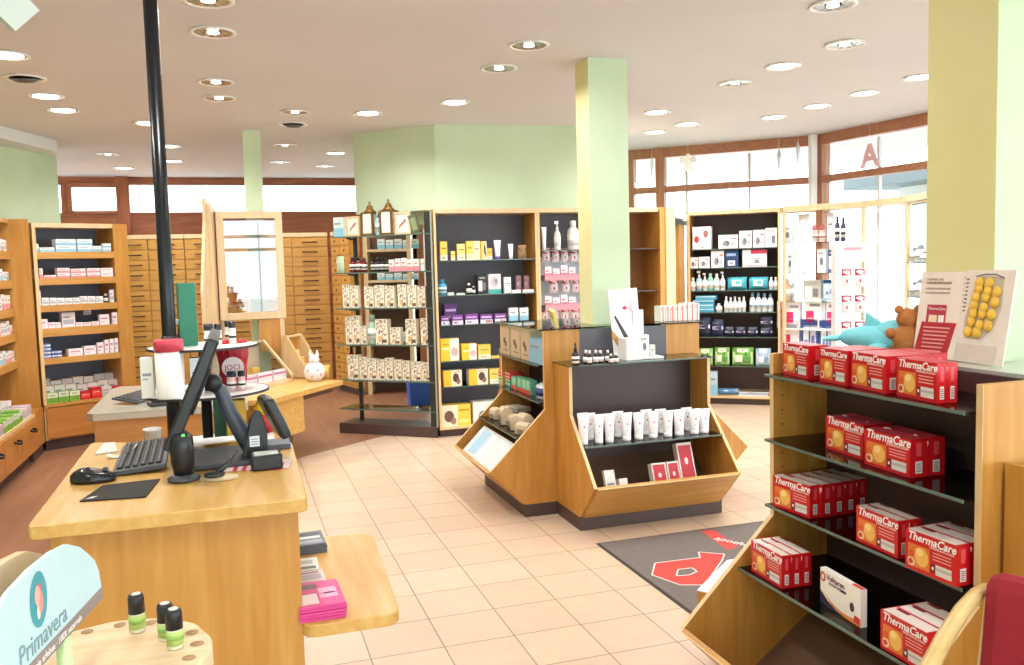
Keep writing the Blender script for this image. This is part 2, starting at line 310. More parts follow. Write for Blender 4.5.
# ------------------------------------------------------------------ products
def shade(h,f):
    h=h.lstrip('#'); return '#'+''.join('%02x'%max(0,min(255,int(int(h[i:i+2],16)*f))) for i in (0,2,4))
ART={ # u0,v0,u1,v1,colour
 'plain':[(.15,.55,.85,.62,'#8f8f95'),(.15,.45,.6,.5,'#b4b4b8')],
 'band':[(0,.6,1,.78,'*1')],
 'yellow':[(0,.0,1,.3,'#f4eed8'),(.15,.6,.85,.68,'#a98a2c'),(.2,.1,.7,.2,'#c9a94a')],
 'yelpic':[(0,0,.42,1,'#f3c63a'),(.42,0,1,1,'#f2e7cf'),(.5,.25,.84,.82,'o#5a4238'),(.68,.12,.92,.5,'o#9a7562'),(.5,.86,.9,.92,'#b08a55')],
 'yelwhite':[(.5,0,1,1,'#f3efe2'),(.55,.2,.95,.6,'o#d9b4b0'),(.1,.5,.45,.6,'#fff4bd'),(.1,.7,.45,.76,'#c99a1c')],
 'yelbig':[(0,0,.55,1,'#efe3cc'),(.08,.2,.42,.75,'o#6d5044'),(.3,.08,.5,.42,'o#a4816c'),(.6,.15,.95,.3,'#fae48a'),(.6,.7,.95,.78,'#b98e20')],
 'pinkbar':[(0,0,1,.35,'#e26c82'),(.1,.5,.6,.62,'#cc3355')],
 'redtop':[(0,.62,1,1,'#b81c38'),(.2,.15,.8,.5,'#fff6f8'),(.42,.22,.58,.4,'o#c43a58')],
 'purple':[(0,0,1,.42,'#efe6f2'),(.1,.62,.9,.74,'#d9b7e6'),(.15,.12,.5,.3,'#9c54b4')],
 'purplered':[(0,0,1,.42,'#f4e9ee'),(.1,.62,.9,.76,'#e9c9e6'),(.45,.08,.95,.34,'#d33a4e')],
 'device':[(.22,.15,.6,.6,'o#8c8c94'),(.42,.3,.56,.56,'o#5c5c65'),(.65,.7,.92,.78,'#c04656'),(.62,.2,.85,.45,'#b9b9bf')],
 'devred':[(.1,.28,.35,.6,'o#c23b3b'),(.58,.5,.85,.85,'o#9a6a66'),(.5,.05,.56,.12,'#333')],
 'navywhite':[(.2,.1,.75,.4,'#e9eef4'),(.1,.65,.8,.8,'#93aad0'),(.3,.18,.6,.3,'#5b86c0')],
 'pregn':[(.35,.75,1,1,'#c23a5a'),(.1,.45,.9,.5,'#9b9ba2'),(.5,.2,.7,.42,'#8c8c94'),(.05,.03,.9,.1,'#b9a9b0')],
 'tealpack':[(.25,.3,.72,.78,'#e8f6f8'),(.05,.05,.95,.14,'#2f7f92')],
 'darklabel':[(.1,.42,.95,.6,'#d9d6ee'),(.2,.46,.8,.55,'#4a4480'),(.1,.75,.5,.82,'#565c7c')],
 'greenpad':[(.05,.1,.95,.75,'#bfe0a4'),(.15,.2,.5,.6,'#e9f4df'),(.5,.25,.85,.5,'#5fa04a'),(.25,.75,.75,.95,'#dfeccf'),(.6,.55,.7,.75,'#3c7d34')],
 'bluepad':[(.05,.1,.95,.7,'#cfe0ee'),(.2,.2,.55,.55,'#f2f6fa'),(.25,.75,.75,.95,'#e4ecf4'),(.6,.3,.85,.5,'#7b9fca')],
 'pinkmed':[(.1,.2,.55,.6,'#d62f6a'),(.15,.32,.5,.38,'#f6c9d8'),(.62,.25,.9,.6,'#efdce4'),(.3,.75,.9,.85,'#8d8d95')],
 'bluemed':[(.12,.15,.45,.8,'#dfe9f4'),(.55,.15,.88,.8,'#d4dcf0'),(.0,.85,1,1,'#27417f'),(.2,.3,.4,.5,'#8d9fd0'),(.6,.35,.82,.6,'#6f7fc0')],
 'redfront':[(.08,.05,.92,.95,'#c62f3c'),(.38,.58,.62,.72,'o#f2d9d9'),(.3,.24,.7,.28,'#f2d9d9')],
 'blackphoto':[(.1,.15,.5,.7,'#e4e4e6'),(.55,.2,.85,.6,'#77777d'),(.2,.8,.8,.88,'#a9a9b0')],
 'tealpic':[(0,0,1,.22,'#46b0a4'),(.2,.35,.8,.85,'o#c9b9c4'),(.5,.5,.7,.75,'o#a98f9e')],
 'stripe':[(.38,0,.62,1,'#d8574f'),(.1,.7,.3,.9,'#e9a79a')],
 'bluehalf':[(0,0,1,.45,'#8fc4dc'),(.1,.62,.7,.72,'#8a98a6')],
 'pinkhalf':[(0,0,1,.4,'#e58a98'),(.12,.58,.65,.7,'#c5606e')],
 'greyprint':[(.08,.2,.9,.5,'#aeb2ba'),(.08,.62,.6,.72,'#868b96')],
 'pinkpr':[(.1,.55,.8,.7,'#c47f9a'),(.1,.25,.5,.35,'#c9b2c0')],
 'bluelabel':[(0,.3,1,.7,'#e6ebf4'),(.15,.4,.6,.58,'#3d5ea6')],
 'dropface':[(.1,.15,.9,.5,'#6aa83c'),(.2,.62,.8,.8,'#e8f2d2')],
 'redbox':[(.06,.25,.94,.75,'#e8453c'),(.2,.55,.8,.66,'#f7dcd6')],
 'eye':[(.3,.3,.7,.66,'o#6f7a8c'),(.1,.78,.7,.86,'#9aa0a8')],
 'flower':[(.4,.4,.75,.75,'#b83a78'),(.5,.1,.6,.4,'#8a6a70'),(.15,.2,.3,.26,'#999999')],'toothp':[(0,0,1,.28,'#d8403c'),(.2,.4,.8,.95,'#9fd4b4')],'greenmini':[(.0,.55,1,1,'#dfe6d6'),(.1,.1,.9,.45,'#69a238'),(.2,.7,.8,.85,'#8fbf60')],
 'brown':[(.3,.4,.55,.62,'o#5f4a38'),(.45,.28,.7,.5,'o#6d5642'),(.3,.15,.8,.2,'#8d755c')],
}
_f=random.Random(3)
fl_art=[]
for i in range(64):
    u=_f.uniform(.03,.90);v=_f.uniform(.34,.95);a=_f.uniform(.035,.085)
    fl_art.append((u,v,min(.98,u+a*1.3),min(.98,v+a*.55),_f.choice(['#4b4a40','#5c4634','#74705a','#9a4a3a','#48503c','#8a7a60'])))
fl_art+=[(.2,.1,.62,.33,'#d4b48a'),(.5,.06,.92,.2,'#6a5040'),(.1,.02,.2,.06,'#555'),(.5,.02,.6,.06,'#555')]
ART['floral']=fl_art
_pm={}
def _mb_carton(w,h,d,base,art,side=None):
    b=MB(); b.box((-w/2,0,0),(w/2,d,h),mc(base,.42))
    for u0,v0,u1,v1,c in ART[art] if art else []:
        c={'*1':side or '#888888'}.get(c,c)
        if c[0]=='o':
            b.add([(-w/2+((u0+u1)/2+(u1-u0)/2*math.cos(2*PI*i/12))*w,-.0006,((v0+v1)/2+(v1-v0)/2*math.sin(2*PI*i/12))*h) for i in range(12)],[tuple(range(12))],mc(c[1:],.45)); continue
        b.add([(-w/2+u0*w,-.0004,v0*h),(-w/2+u1*w,-.0004,v0*h),(-w/2+u1*w,-.0004,v1*h),(-w/2+u0*w,-.0004,v1*h)],[(0,1,2,3)],mc(c,.45))
    return b
def q(v,s=.004): return max(s,round(v/s)*s)
def product(kind,w,h,c,c2,art,d=None):
    """returns (mesh, [(childname, mesh)])"""
    w=max(.012,w*(1.12 if kind in('bottle','spray') else 1));h=max(.01,h); key=(kind,q(w),q(h),c,c2,art,d)
    if key in _pm: return _pm[key]
    w=q(w);h=q(h);ch=[]
    if kind=='carton':
        d=d or min(.12,max(.03,w*.6)); me=_mb_carton(w,h,d,c,art,c2).mesh('carton')
    elif kind=='stack':                       # neighbouring flat boxes drawn by caller
        me=_mb_carton(w,h,d or .1,c,art,c2).mesh('carton')
    elif kind in('bottle','spray','dropper','jar'):
        r=w/2; b=MB(); bh=h*{'bottle':.78,'spray':.66,'dropper':.6,'jar':.72}[kind]
        pr=[(0,0),(r*.92,0),(r,h*.03),(r,bh*.8),(r*.75,bh*.93),(r*.42,bh)] if kind!='jar' else [(0,0),(r*.95,0),(r,h*.04),(r,bh*.93),(r*.9,bh)]
        b.lathe(pr+[(0,bh)],mc(c,.25),(0,r,0),16)
        b.lathe([(r*1.01,bh*.2),(r*1.015,bh*.2),(r*1.015,bh*.68),(r*1.01,bh*.68)],mc({'band':c2}.get(art,'#f1eee8') if art!='eyelab' else '#ece2c8',.5),(0,r,0),16)
        b.lathe([(r*1.018,bh*.36),(r*1.025,bh*.36),(r*1.025,bh*.5),(r*1.018,bh*.5)],mc(c2,.5),(0,r,0),16)
        me=b.mesh('bottle'); b=MB()
        if kind=='bottle': b.lathe([(0,bh),(r*.5,bh),(r*.48,h),(0,h)],mc(c2,.35),(0,r,0),14)
        if kind=='jar': b.lathe([(0,bh),(r*1.0,bh),(r*1.02,bh+h*.03),(r*.98,h),(0,h)],mc(c2,.35),(0,r,0),16)
        if kind=='spray':
            b.lathe([(0,bh),(r*.4,bh),(r*.4,bh+h*.12),(r*.16,bh+h*.14),(r*.16,h*.93),(0,h*.93)],mc(c2,.35),(0,r,0),12)
            b.box((-r*.8,r*.75,h*.9),(r*.35,r*1.25,h),mc(c2,.35))
        if kind=='dropper': b.lathe([(0,bh),(r*.5,bh),(r*.5,bh+h*.14),(r*.26,bh+h*.16),(r*.3,h*.9),(r*.12,h),(0,h)],mc(c2,.35),(0,r,0),12)
        ch=[('cap',b.mesh('cap'))]
    elif kind=='tube':                        # stands on its cap, crimped at the top
        b=MB(); n=14; rings=[]
        z0=h*.16; prof=[(0,.72,.55),(.08,.74,.55),(.5,.88,.42),(.9,1.04,.12),(1,1.08,.05)]
        vs=[];fs=[]
        for t,a_,f_ in prof:
            for i in range(n): an=2*PI*i/n; vs.append((w/2*.9*a_*math.cos(an),w*.3+w/2*f_*math.sin(an),z0+(h-z0)*t))
        k=len(prof)
        fs=[(j*n+i,j*n+(i+1)%n,(j+1)*n+(i+1)%n,(j+1)*n+i) for j in range(k-1) for i in range(n)]+[tuple((k-1)*n+i for i in range(n))]
        b.add(vs,fs,mc(c,.3),True)
        if art:
            for (u,v,s_) in ((.5,.48,.13),(.36,.72,.06),(.62,.64,.07),(.42,.24,.06),(.6,.28,.06)):
                z=z0+(h-z0)*v; yy=w*.3-w/2*(.62-.5*v)*1.03-.001; x=(u-.5)*w*.85
                b.add([(x-s_*w/2,yy,z),(x+s_*w/2,yy,z),(x+s_*w/2,yy,z+s_*w),(x-s_*w/2,yy,z+s_*w)],[(0,1,2,3)],mc(c2,.5))
        me=b.mesh('tube'); b=MB(); b.lathe([(0,0),(w*.3,0),(w*.32,z0*.1),(w*.32,z0),(0,z0)],mc(c if art else c2,.35),(0,w*.3,0),14); ch=[('cap',b.mesh('cap'))]
    elif kind=='pouch':                       # folded paper bag
        b=MB(); d=d or w*.5; P_=[]
        for (sx_,sy_,z_) in ((1,1,0),(1.03,1.02,.5),(1,.9,.8),(.97,.5,.96),(.96,.42,1)):
            P_+=[(-w/2*sx_,d/2-d/2*sy_,z_*h),(w/2*sx_*.97,d/2-d/2*sy_*.9,z_*h+.004),(w/2*sx_,d/2+d/2*sy_,z_*h),(-w/2*sx_*.98,d/2+d/2*sy_*.95,z_*h-.003*(z_>0))]
        fs=[(j*4+i,j*4+(i+1)%4,(j+1)*4+(i+1)%4,(j+1)*4+i) for j in range(4) for i in range(4)]+[(3,2,1,0),(16,17,18,19)]
        b.add(P_,fs,mc(c,.7)); b.add([(-w*.3,-.004,h*.1),(w*.25,-.004,h*.1),(w*.25,-.003,h*.45),(-w*.3,-.003,h*.45)],[(0,1,2,3)],mc(c2,.6)); me=b.mesh('pouch')
    elif kind=='pack':             # soft pillow pack
        b=MB(); nx,nz=7,7; d=d or max(.03,min(.1,w*.5)); vs=[]
        for s_ in (0,1):
            for i in range(nx):
                for j in range(nz):
                    u=i/(nx-1);v=j/(nz-1); bul=(math.sin(PI*min(1,max(0,u)))**.5)*(math.sin(PI*v)**.5 if kind=='pack' else math.sin(PI*(.08+.9*v))**.6)
                    jj=.06*math.sin(7*u+5*v+s_)
                    vs.append(((u-.5)*w*(1-.05*math.sin(PI*v)),d/2+(-1 if s_==0 else 1)*d/2*bul*(1+jj),v*h))
        fs=[]
        for s_ in (0,1):
            for i in range(nx-1):
                for j in range(nz-1):
                    a=s_*nx*nz+i*nz+j; fs.append((a,a+nz,a+nz+1,a+1) if s_==0 else (a,a+1,a+nz+1,a+nz))
        b.add(vs,fs,mc(c,.38),True)
        if art:
            for u0,v0,u1,v1,cc in ART[art]:
                cc={'*1':c2}.get(cc,cc).lstrip('o')
                um=(u0+u1)/2;vm=(v0+v1)/2
                vs=[]
                for (u,v) in ((u0,v0),(um,v0),(u1,v0),(u1,vm),(u1,v1),(um,v1),(u0,v1),(u0,vm)):
                    u=min(.96,max(.04,u));v=min(.94,max(.06,v))
                    bul=(math.sin(PI*u)**.5)*(math.sin(PI*v)**.5 if kind=='pack' else math.sin(PI*(.08+.9*v))**.6)
                    vs.append(((u-.5)*w,d/2-d/2*bul*1.06-.0015,v*h))
                b.add(vs,[tuple(range(8))],mc(cc,.45))
        me=b.mesh('pack')
    _pm[key]=(me,ch); return _pm[key]
KN={'carton':('product_box','box'),'stack':('product_box','box'),'bottle':('bottle','bottle'),'spray':('pump_bottle','bottle'),'dropper':('dropper_bottle','bottle'),'jar':('jar','jar'),'tube':('cream_tube','tube'),'pack':('soft_pack','pack'),'pouch':('paper_pouch','pouch')}
def put(kind,loc,rz,w,h,c,c2='#dddddd',art=None,d=None,label='',group=None,name=None,cat=None):
    me,ch=product(kind,w,h,c,c2,art,d); n,ca=KN[kind]
    o=bpy.data.objects.new(name or n,me); C.objects.link(o); o.location=loc; o.rotation_euler=(0,0,rz)
    for cn,cm in ch:
        k=bpy.data.objects.new(cn,cm); C.objects.link(k); k.parent=o
    tag(o,label,cat or ca,group); return o
def ordi(i,n):
    if n==1: return ''
    if i==0: return 'leftmost '
    if i==n-1: return 'rightmost '
    return ORD[i]+' '
def an(s): return s
class Unit:
    """a shelf front running from P to Q as seen from the left; inward is to the viewer's far side"""
    def __init__(s,P,Q):
        s.P=Vector((*P,0));s.Q=Vector((*Q,0));s.d=(s.Q-s.P);s.L=s.d.length;s.d.normalize();s.n=Vector((-s.d.y,s.d.x,0));s.a=math.atan2(s.d.y,s.d.x)
    def at(s,x,y,ins=0):
        A=s.P+s.n*ins;B=s.Q+s.n*ins; w=pl(x,y,A,B); return (w-A).dot(s.d),w.z
    def pt(s,u,ins,z): v=s.P+s.d*u+s.n*ins; return Vector((v.x,v.y,z))
def row(U,z,items,where,ins=.04,group=None,jit=.0):
    n=len(items); descs=[it[4] for it in items]; tot=collections.Counter(descs); seen=collections.Counter()
    for it in sorted(items,key=lambda t:(t[0]+t[1])):
        x0,x1,yt,kind,desc,c=it[:6]; c2=it[6] if len(it)>6 else '#dddddd'; art=it[7] if len(it)>7 else None; ex=it[8] if len(it)>8 else {}
        i2=ins+ex.get('ins',0); zz=z+ex.get('dz',0)
        A,zt=U.at(x0,yt,i2);B,_=U.at(x1,yt,i2); w=B-A
        k=seen[desc]; seen[desc]+=1
        lab=f"{ordi(k,tot[desc])}{desc} {'from the left ' if tot[desc]>1 and 0<k<tot[desc]-1 else ''}on the {where}"
        g=ex.get('group') or (f"{desc} on the {where}" if tot[desc]>1 else None)
        nl=ex.get('n',1); h=(zt-zz)
        for m in range(nl):
            l2=lab if nl==1 else (['lower','upper'] if nl==2 else ['bottom','second','third','top'])[m]+' stacked '+lab
            put(kind,U.pt((A+B)/2,i2,zz+m*h/nl),U.a+random.uniform(-jit,jit),w*.97,h/nl*.995,c,c2,art,ex.get('d'),l2,g if nl==1 else f"{desc} on the {where}")

# ---------------------------------------------- grey-backed wall shelving in the middle
def shelfunit(name,label,P,Q,H1,shelves,back,depth=.36,cat='shelf unit',glass=True,side=.022,board=None,toe=.07,front=BEDGE,topb=True,base=.09,bs=0):
    U=Unit(P,Q); r=empty(name,(U.P.x,U.P.y,0),U.a,label=label,cat=cat); L=U.L
    for x in (0,L-side):
        b=MB(); b.box((x,0,toe),(x+side,depth,H1),BEECH); b.box((x,-.002,toe),(x+side,0,H1),front); b.build('side_panel',r,.001)
    b=MB(); b.box((side,0,H1-.04),(L-side,depth,H1),PALE); b.build('top_panel',r,.001)
    b=MB(); b.box((side,depth-.02,base+.03),(L-side,depth-.005,H1-.04),back); b.build('back_panel',r)
    b=MB(); b.box((side,0,toe),(L-side,depth-.02,base),BEDGE); b.build('bottom_board',r,.001)
    b=MB(); b.box((.01,.04,0),(L-.01,depth-.02,toe),PLINTH); b.build('plinth',r)
    for z in shelves:
        b=MB()
        if board: b.box((side,.0,z-board),(L-side,depth-.022,z),BEECHX); b.build('shelf',r,.001)
        else:
            b.box((side+.001,.012,z-.008),(L-side-.001,depth-.022,z),SHG2); b.box((side+.001,.009,z-.0085),(L-side-.001,.0115,z+.0005),SHE); b.build('glass_shelf',r)
    return U,r
W1='grey backed wall unit'
U1,r1=shelfunit('display_shelf_unit','grey-backed beech wall shelf unit with glass shelves of yellow and purple boxes',(1.722,7.55),(2.703,7.545),2.068,[1.606,1.292,1.022,.694,.458],GREY)
Y='#f0cf58'
row(U1,1.606,[(440,447,241.6,'carton','tall yellow carton',Y,'',"yellow"),(451,455,251,'carton','small yellow carton','#ecd06a','','yellow'),(457,465,244,'carton','pale yellow carton','#efdb8a','','yellow'),
 (466,472.8,241,'carton','golden yellow carton','#f0cf58','','yellow'),(473,480,241,'carton','cream and yellow carton','#f0e6b8','','plain'),(480.5,486.5,241,'carton','half yellow carton','#e6c558','','yelpic'),(487,492,248,'carton','little golden carton','#e5bf4e','','yellow'),
 (494,501.6,240,'tube','white tube with purple cap','#ece7f4','#6a4aa0'),(508,514,244,'tube','slim white tube','#f4f2f2','#d9c9d0'),(518,527,245,'pack','brown patterned pouch','#9a7a52','#5a4330','band')],'top shelf of the '+W1)
row(U1,1.292,[(439,447,279.5,'bottle','light blue bottle','#5fb0d4','#3d8fc0'),(447.4,454,292.6,'carton','flat white-green box','#dfeee4','','plain'),(457,465,293,'carton','flat cream box','#e9ecd9','','plain'),
 (467,472,283,'bottle','small black bottle','#23232a','#e8e8e8'),(472.4,475.6,286,'bottle','tiny black bottle','#2d2d34','#dddddd'),(477,487,275,'carton','black photo carton','#1f2026','','blackphoto'),(488,501,274,'carton','white and teal carton','#dcd6de','','tealpic'),
 (504,511,277,'carton','slim white carton','#f1f1f3','','plain'),(516,521,275.5,'carton','brown pink carton','#8c5f66','','plain'),(524,529,275.5,'carton','brown pink carton','#8c5f66','','plain'),(512,521,290,'carton','flat white box','#efefef','','plain',{'ins':-.035,'d':.03}),(523,534,289.5,'carton','flat white box','#efefef','','plain',{'ins':-.035,'d':.03})],'second shelf of the '+W1,ins=.06)
row(U1,1.022,[(444,457,304,'carton','tall purple display box','#6f3f8c','','purple',{'ins':.12}),(441,449,316,'carton','purple and white carton','#7b4596','','purple'),(452,463,315,'carton','purple and white carton','#7b4596','','purple'),(465,478,314.3,'carton','purple and white carton','#7b4596','','purple'),
 (480,492.7,314.4,'carton','purple carton with red flash','#7b4596','','purplered'),(494.6,506,313.8,'carton','purple carton with red flash','#7b4596','','purplered'),(509,518,308,'carton','tall white carton','#eef2f4','','bluehalf'),(520,528.5,308,'carton','tall white carton','#eef2f4','','bluehalf')],'third shelf of the '+W1)
row(U1,.694,[(440,459,339,'carton','large yellow-white carton','#f2cc3e','','yelwhite'),(461.5,476.6,344,'carton','middling yellow-white carton','#f2cc3e','','yelwhite'),(478,490.7,345,'carton','plain yellow carton','#eccb58','','yellow'),(491.5,503,356.3,'carton','flat yellow box','#efcf62','','plain')],'fourth shelf of the '+W1)
row(U1,.458,[(443,462,371,'carton','yellow carton with dark hair photo','#efe3c4','','yelpic'),(468.7,488,369.7,'carton','yellow carton with dark hair photo','#efe3c4','','yelpic'),(489.5,503,369,'carton','half-hidden yellow carton','#efcf62','','yellow')],'fifth shelf of the '+W1)
row(U1,.09,[(441,471,406,'carton','wide yellow photo carton','#f0cf50','','yelbig'),(472.6,497,402,'carton','wide white photo carton','#ece8e6','','device')],'bottom board of the '+W1)

# ---------------------------------------------- second wall unit with pink packs
U2,r2=shelfunit('display_shelf_unit','narrower beech wall shelf unit with pink packs beside the green middle pillar',(2.705,7.545),(3.45,7.54),2.07,[1.68],GREY)
W2='pink pack wall unit'
b=MB(); b.box((.03,.30,.12),(.71,.33,1.62),mc('#dcdfe4',.5)); b.build('peg_panel',r2)
row(U2,1.68,[(541.6,547,227,'tube','short white tube','#f0eef0','#ddd9dd'),(555,561,220.6,'spray','white pump bottle','#f1f1f4','#f7f7f7'),(570,580,220,'bottle','broad white bottle','#eef0f2','#f5f5f5')],'top shelf of the '+W2)
for i,yy in enumerate((273.5,303)):
    _,zb=U2.at(560,yy+3,.05)
    b=MB(); b.box((.022,.0,zb-.02),(.722,.3,zb),mc('#dfe3e8',.4)); b.box((.06,-.008,zb-.035),(.722,0,zb+.018),mc('#e58c98',.5)); b.box((.022,-.008,zb-.035),(.06,0,zb+.018),BLK2); b.build('price_rail_shelf',r2)
    row(U2,zb+.0,[(545+8*k,551.5+8*k,yy-[7,5,8,6][k],'carton','small pink-white carton','#f3e4e8','','pinkbar') for k in range(4)],['upper','lower'][i]+' pink rail of the '+W2,ins=.03)
for i,(yb,yt,xs) in enumerate([(262,248,[(542,551),(552,560),(561,569),(570,579)]),(293,278,[(549,559),(562,571),(572.5,580)]),(322,306,[(541,549),(551,559),(561,569.5),(571,580)])]):
    _,zb=U2.at(560,yb,.1); row(U2,zb,[(a,b_,yt,'pack','hanging pack with red header','#f0d6dc','','redtop',{'d':.03}) for a,b_ in xs],['upper','middle','lower'][i]+' hook row of the '+W2,ins=.16)
    for a,b_ in xs:
        s_,zz=U2.at((a+b_)/2,yt,.16); b=MB(); b.tube([(s_,.30,zz-.005),(s_,.17,zz-.005),(s_,.165,zz+.006)],.003,STEEL,6); b.build('hook',r2)

# ---------------------------------------------- third unit end and the sliding door opening
p0=(3.5,7.56); 
r3=empty('display_shelf_unit',(3.46,7.55,0),0,label='beech shelf unit end with two dark shelves seen right of the middle pillar',cat='shelf unit')
b=MB(); b.box((0,.0,.07),(.02,.4,2.07),BEECH); b.build('side_panel',r3)
b=MB(); b.box((.5,-.02,.0),(.66,.42,2.07),BEECH); b.box((.56,-.03,0),(.66,-.02,2.07),PALE); b.build('side_panel',r3)
b=MB(); b.box((.02,.36,.09),(.5,.38,2.03),mc('#9a6334',.5)); b.build('back_panel',r3)
b=MB(); b.box((.02,0,2.03),(.5,.4,2.07),PALE); b.build('top_panel',r3)
for z in (1.68,1.27,.9,.5):
    b=MB(); b.box((.021,.01,z-.01),(.499,.355,z),mc('#4e3a30',.3)); b.build('shelf',r3)
# door between
D0=Vector((4.13,7.62,0));D1=Vector((4.64,8.19,0)); dd=(D1-D0).normalized(); a=math.atan2(dd.y,dd.x); Ld=(D1-D0).length
df=MB(); df.M=Matrix.Translation(D0)@Matrix.Rotation(a,4,'Z'); df.box((0,0,1.98),(Ld,.1,2.05),WHITE); df.box((0,.01,1.92),(Ld,.09,1.97),mc('#8d8f92',.3,.7)); df.box((0,0,0),(.04,.1,1.98),PALE); o=struct('door_1',df,.003)
b=MB(); b.M=df.M.copy(); b.box((Ld*.62,.03,.02),(Ld*.98,.07,1.92),BEECH); b.build('door_leaf',o,.002)
b=MB(); b.M=df.M.copy(); b.box((.05,.12,.02),(Ld*.62,.125,1.92),ACR); b.build('glass_leaf',o)
cu=MB(); cu.M=df.M.copy(); n=26
pts=[(.03+i*(Ld*.95)/n,.45+.015*math.sin(i*1.7),0) for i in range(n+1)]
vs=[(x,y,.02) for x,y,_ in pts]+[(x,y,1.9) for x,y,_ in pts]+[(x,y+.002,.02) for x,y,_ in pts]+[(x,y+.002,1.9) for x,y,_ in pts]; n1=n+1
cu.add(vs,[(i,i+1,n1+i+1,n1+i) for i in range(n)]+[(2*n1+i,3*n1+i,3*n1+i+1,2*n1+i+1) for i in range(n)],mc('#f3f4f6',.8),True)
tag(cu.build('curtain'),'white pleated curtain hanging behind the sliding door opening','curtain')

# ---------------------------------------------- right wall unit
UW,rw=shelfunit('display_shelf_unit','dark-backed beech wall shelf unit holding blood pressure boxes, wipes and green pads',(4.646,8.205),(5.396,7.633),2.068,[1.665,1.465,1.222,.99,.727,.415],DARK,depth=.38)
W3='dark right wall unit'
row(UW,1.665,[(692,711.4,227,'carton','big white box with red fruit','#ece8ea','','devred'),(718,738,235,'carton','low white device box','#efeaec','','device'),(739,752,231,'carton','square white device box','#efeaec','','device'),(752.8,764.7,230,'carton','square white device box','#efeaec','','device'),(765,777,228,'carton','white box with black foot','#e9e9ec','','blackphoto')],'top shelf of the '+W3)
row(UW,1.465,[(689,698,257.5,'carton','small white device box','#efeaec','','device'),(698.7,709.5,257,'carton','small white device box','#efeaec','','device'),(711,724,251,'carton','upright white device box','#efeaec','','device'),(725,738.5,250,'carton','navy blue box','#24406e','','navywhite'),(742,767,250,'carton','wide white box with pink corner','#f1ecee','','pregn')],'second shelf of the '+W3)
row(UW,1.222,[(690.5,695,278,'bottle','short white bottle','#e9eef0','#f6f6f6'),(696,701.5,271,'spray','pale blue pump bottle','#a9cbd8','#f2f2f2'),(702.3,706.8,273,'spray','white pump bottle','#e9eef0','#f2f2f2'),(707,713,273.5,'bottle','mint green bottle','#8ccbb4','#bfe4d4'),(713.8,719,273.5,'bottle','milky bottle','#dfe6e8','#f2f2f2'),(720,724.7,271.5,'spray','slim white pump bottle','#e9eef0','#f2f2f2'),
 (726.5,747,277,'pack','turquoise wipes pack','#4fb6cc','','tealpack',{'d':.1}),(748,768.5,277,'pack','turquoise wipes pack','#4fb6cc','','tealpack',{'d':.1}),(769,773,277,'bottle','slim pale bottle','#d6e9f0','#f3f3f3'),(773.7,777.5,277,'bottle','slim pale bottle','#d6e9f0','#f3f3f3')],'third shelf of the '+W3)
for m in range(4):
    s0,_=UW.at(688-[1,0,-3,-6][m],300,.04); s1,_=UW.at(714-[0,1,0,-2][m],300,.04)
    put('stack',UW.pt((s0+s1)/2+.01,.04,.991+m*.045),UW.a+random.uniform(-.06,.06),(s1-s0)*.93,.043,['#3d9fc4','#58b4d2','#2f8fb8','#4aa9cc'][m],'#dff2f8','band',.16,f"blue folded pad pack, {['bottom','second','third','top'][m]} of the stack on the {W3}",'blue pad packs on the dark right wall unit',name='soft_pack',cat='pack')
row(UW,.99,[(715.6,721.5,303.5,'bottle','small whitish bottle','#e3e8ea','#f5f5f5')]+[(724+4.4*k,728+4.4*k,296.5+(k%2),'bottle','clear bottle with white cap','#cfdcdc','#f5f5f5') for k in range(5)]+[(749.5+6*k,755+6*k,292.5+k*.4,'bottle','white bottle with blue cap','#dfe9ee','#7fa9c4') for k in range(4)],'fourth shelf of the '+W3)
row(UW,.727,[(695,710.5,317,'pack','big navy pack','#252c48','','darklabel'),(711,723.5,319.5,'pack','medium navy pack','#28304e','','darklabel')]+[(a,b_,327,'pack','low navy pack','#20263f','','darklabel') for a,b_ in((724,734),(735,745.5),(747,758),(759.5,773))]+[(759.5,773,316,'pack','upper navy pack','#20263f','','darklabel',{'dz':.085})],'fifth shelf of the '+W3)
row(UW,.415,[(697,713,348.5,'pack','pale green pad pack','#8fc06a','','greenpad'),(714,729.6,347.5,'pack','leaf green pad pack','#7db653','','greenpad'),(731,754,347.5,'pack','wide green pad pack','#74b048','','greenpad'),(755,771,348.5,'pack','pale blue pad pack','#a9c6de','','bluepad')],'sixth shelf of the '+W3)
row(UW,.09,[(709.5,717.5,371,'carton','upright pale blue box','#b9d2e2','','bluehalf'),(714,739,388.5,'pack','flat blue pack','#5f92c4','','band',{'ins':.06}),(738,768,396.5,'carton','white paper stack','#ece8e6','',None,{'d':.2})],'bottom board of the '+W3)

# ---------------------------------------------- glass display by the right windows
V=[Vector((5.42,7.60,0)),Vector((5.86,6.95,0)),Vector((5.84,6.35,0)),Vector((5.60,5.75,0))]
dr=empty('glass_display_case',V[0],0,label='white and glass display shelving along the right windows',cat='display case')
def segs(m,z0,z1,off0=0,off1=.3,mb=None,ps=V):
    b=mb or MB()
    for A,B in zip(ps[:-1],ps[1:]):
        d=(B-A).normalized(); n=Vector((-d.y,d.x,0)); n=-n if n.x<0 else n
        p=[A+n*off0,B+n*off0,B+n*off1,A+n*off1]; b.xy([(q_.x-V[0].x,q_.y-V[0].y) for q_ in p],z0,z1,m)
    return b
segs(PALE,2.02,2.08,-.02,.06).build('top_rail',dr,.002); segs(WHITE,0,.5,.0,.3).build('base_cabinet',dr,.002)
for z in (1.70,1.39,1.10): segs(SHG,z-.008,z,0,.27,ps=V[:2]).build('glass_shelf',dr)
for z in (.82,.5): segs(mc('#e9e6e2',.4),z-.015,z,0,.27,ps=V[:2]).build('shelf',dr,.001)
